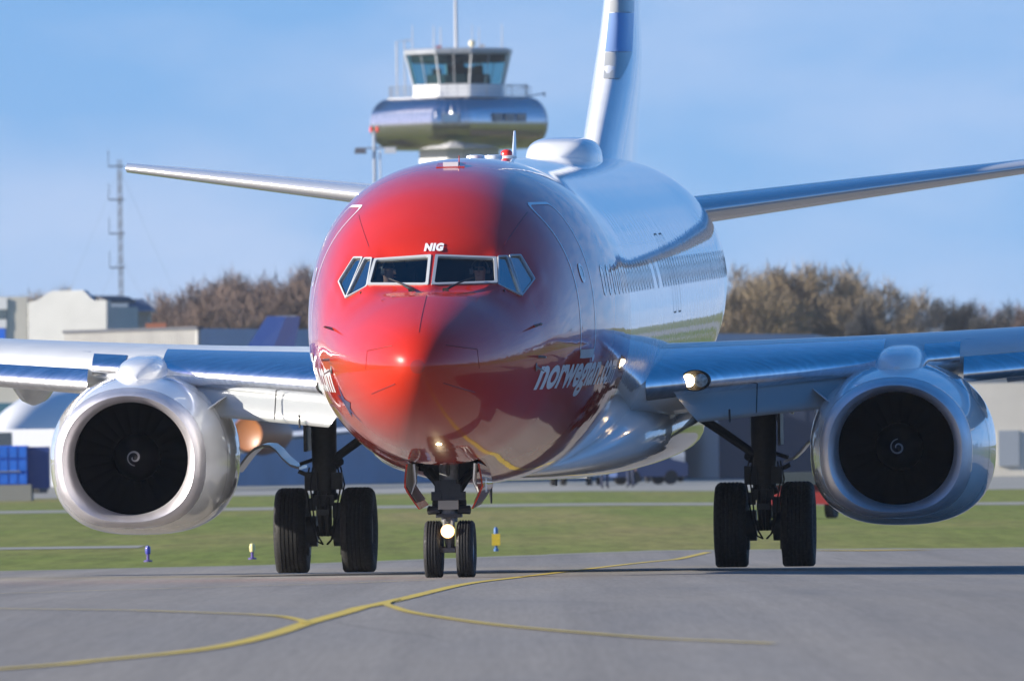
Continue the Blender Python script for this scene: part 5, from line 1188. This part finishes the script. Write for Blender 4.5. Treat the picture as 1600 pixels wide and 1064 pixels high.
for px, top, D, k, q in ((1150, 440, 960, 0, 1), (1180, 420, 940, 0, 0), (1212, 412, 965, 0, 2), (1248, 406, 945, 0, 3), (1275, 412, 970, 0, 1), (1305, 478, 950, 0, 2), (1342, 436, 965, 0, 0), (1372, 458, 945, 0, 3), (1410, 506, 960, 0, 1), (1440, 512, 940, 0, 2), (1228, 440, 1010, 0, 0), (1190, 450, 1015, 0, 3), (1325, 490, 1005, 0, 1), (1388, 505, 930, 0, 0)): tree(px, top, D, k, q, RT, 'tan trees beyond the port wing')
for px, top, D, q, lb in ((1318, 462, 925, 1, 'slim dark tree among the tan trees'), (1478, 466, 930, 3, 'dense dark tree at the end of the tan row')):
    tree(px, top, D, 2, q, lb, None, .6 if q == 1 else .9)
tree(1494, 472, 940, 2, 0, 'dark twiggy tree touching the dense dark tree', None, .8)
for px, q in ((1560, 0), (1592, 2), (1625, 1)): tree(px, 482 - (px - 1560) * .2, 980, 1, q, 'russet bare tree standing apart past the dark trees', 'russet trees past the dark trees')
for px, top, q in ((58, 446, 0), (90, 448, 2), (20, 455, 1)): tree(px, top, 1050, 0, q, 'pale bare tree top showing over the white hangar', 'trees over the hangar roof')
# scrub along the foot of both rows, and the woods round the field that the paint mirrors
def wood(name, spots, label, m, n, size):
    r = random.Random(5); b = MB()
    for (x, y, h) in spots:
        for i in range(n):
            a = r.uniform(0, 6.28); rr_ = h * .32 * r.random() ** .5; zz = h * (.08 + .92 * r.random() ** 1.2); sh = 1 - .75 * max(0, zz / h - .45); p = Vector((x + rr_ * sh * math.cos(a), y + rr_ * sh * math.sin(a), GZF + zz)); d1 = Vector((r.gauss(0, 1), r.gauss(0, 1), r.gauss(0, 1))).normalized() * size * r.uniform(.5, 1.3); d2 = d1.orthogonal().normalized() * size * .5; b.add([p - d2, p + d2, p + d1], [(0, 1, 2)])
    return tag(b.build(name, m), label, 'wood', kind='stuff')
r6 = random.Random(6)
wood('scrub', [(at(px, 0, 985).x + r6.uniform(-1, 1), 985 + r6.uniform(-10, 10), r6.uniform(5.5, 8.5)) for px in list(range(225, 560, 9)) + list(range(1130, 1660, 9))], 'low brown scrub at the foot of the bare tree rows', mat('scrub_brown', (.115, .095, .075), .9, var=.4, vscale=.4), 420, .32)
wood('far_wood', [(r6.uniform(330, 420), y + r6.uniform(-4, 4), r6.uniform(11, 17)) for y in range(-250, 900, 9)] + [(x + r6.uniform(-4, 4), r6.uniform(-420, -340), r6.uniform(11, 17)) for x in range(-400, 420, 9)], 'dark evergreen wood along the far side of the airfield', mat('wood_green', (.045, .055, .045), .9, var=.4, vscale=.3), 60, 2.6)
# ---- the thin haze lying over the airfield
hb = MB().box((0, 3000, 24), (10400, 12400, 52)).build('haze', None)
hm = bpy.data.materials.new('haze_air'); hm.use_nodes = True; hn = hm.node_tree; hn.nodes.clear(); ho_ = hn.nodes.new('ShaderNodeOutputMaterial'); hv = hn.nodes.new('ShaderNodeVolumePrincipled')
hv.inputs['Color'].default_value = (.80, .88, 1, 1); hv.inputs['Density'].default_value = .00007; hv.inputs['Anisotropy'].default_value = .2; hn.links.new(hv.outputs[0], ho_.inputs['Volume'])
hb.data.materials.clear(); hb.data.materials.append(hm); tag(hb, 'thin pale haze over the airfield', 'haze', kind='stuff')
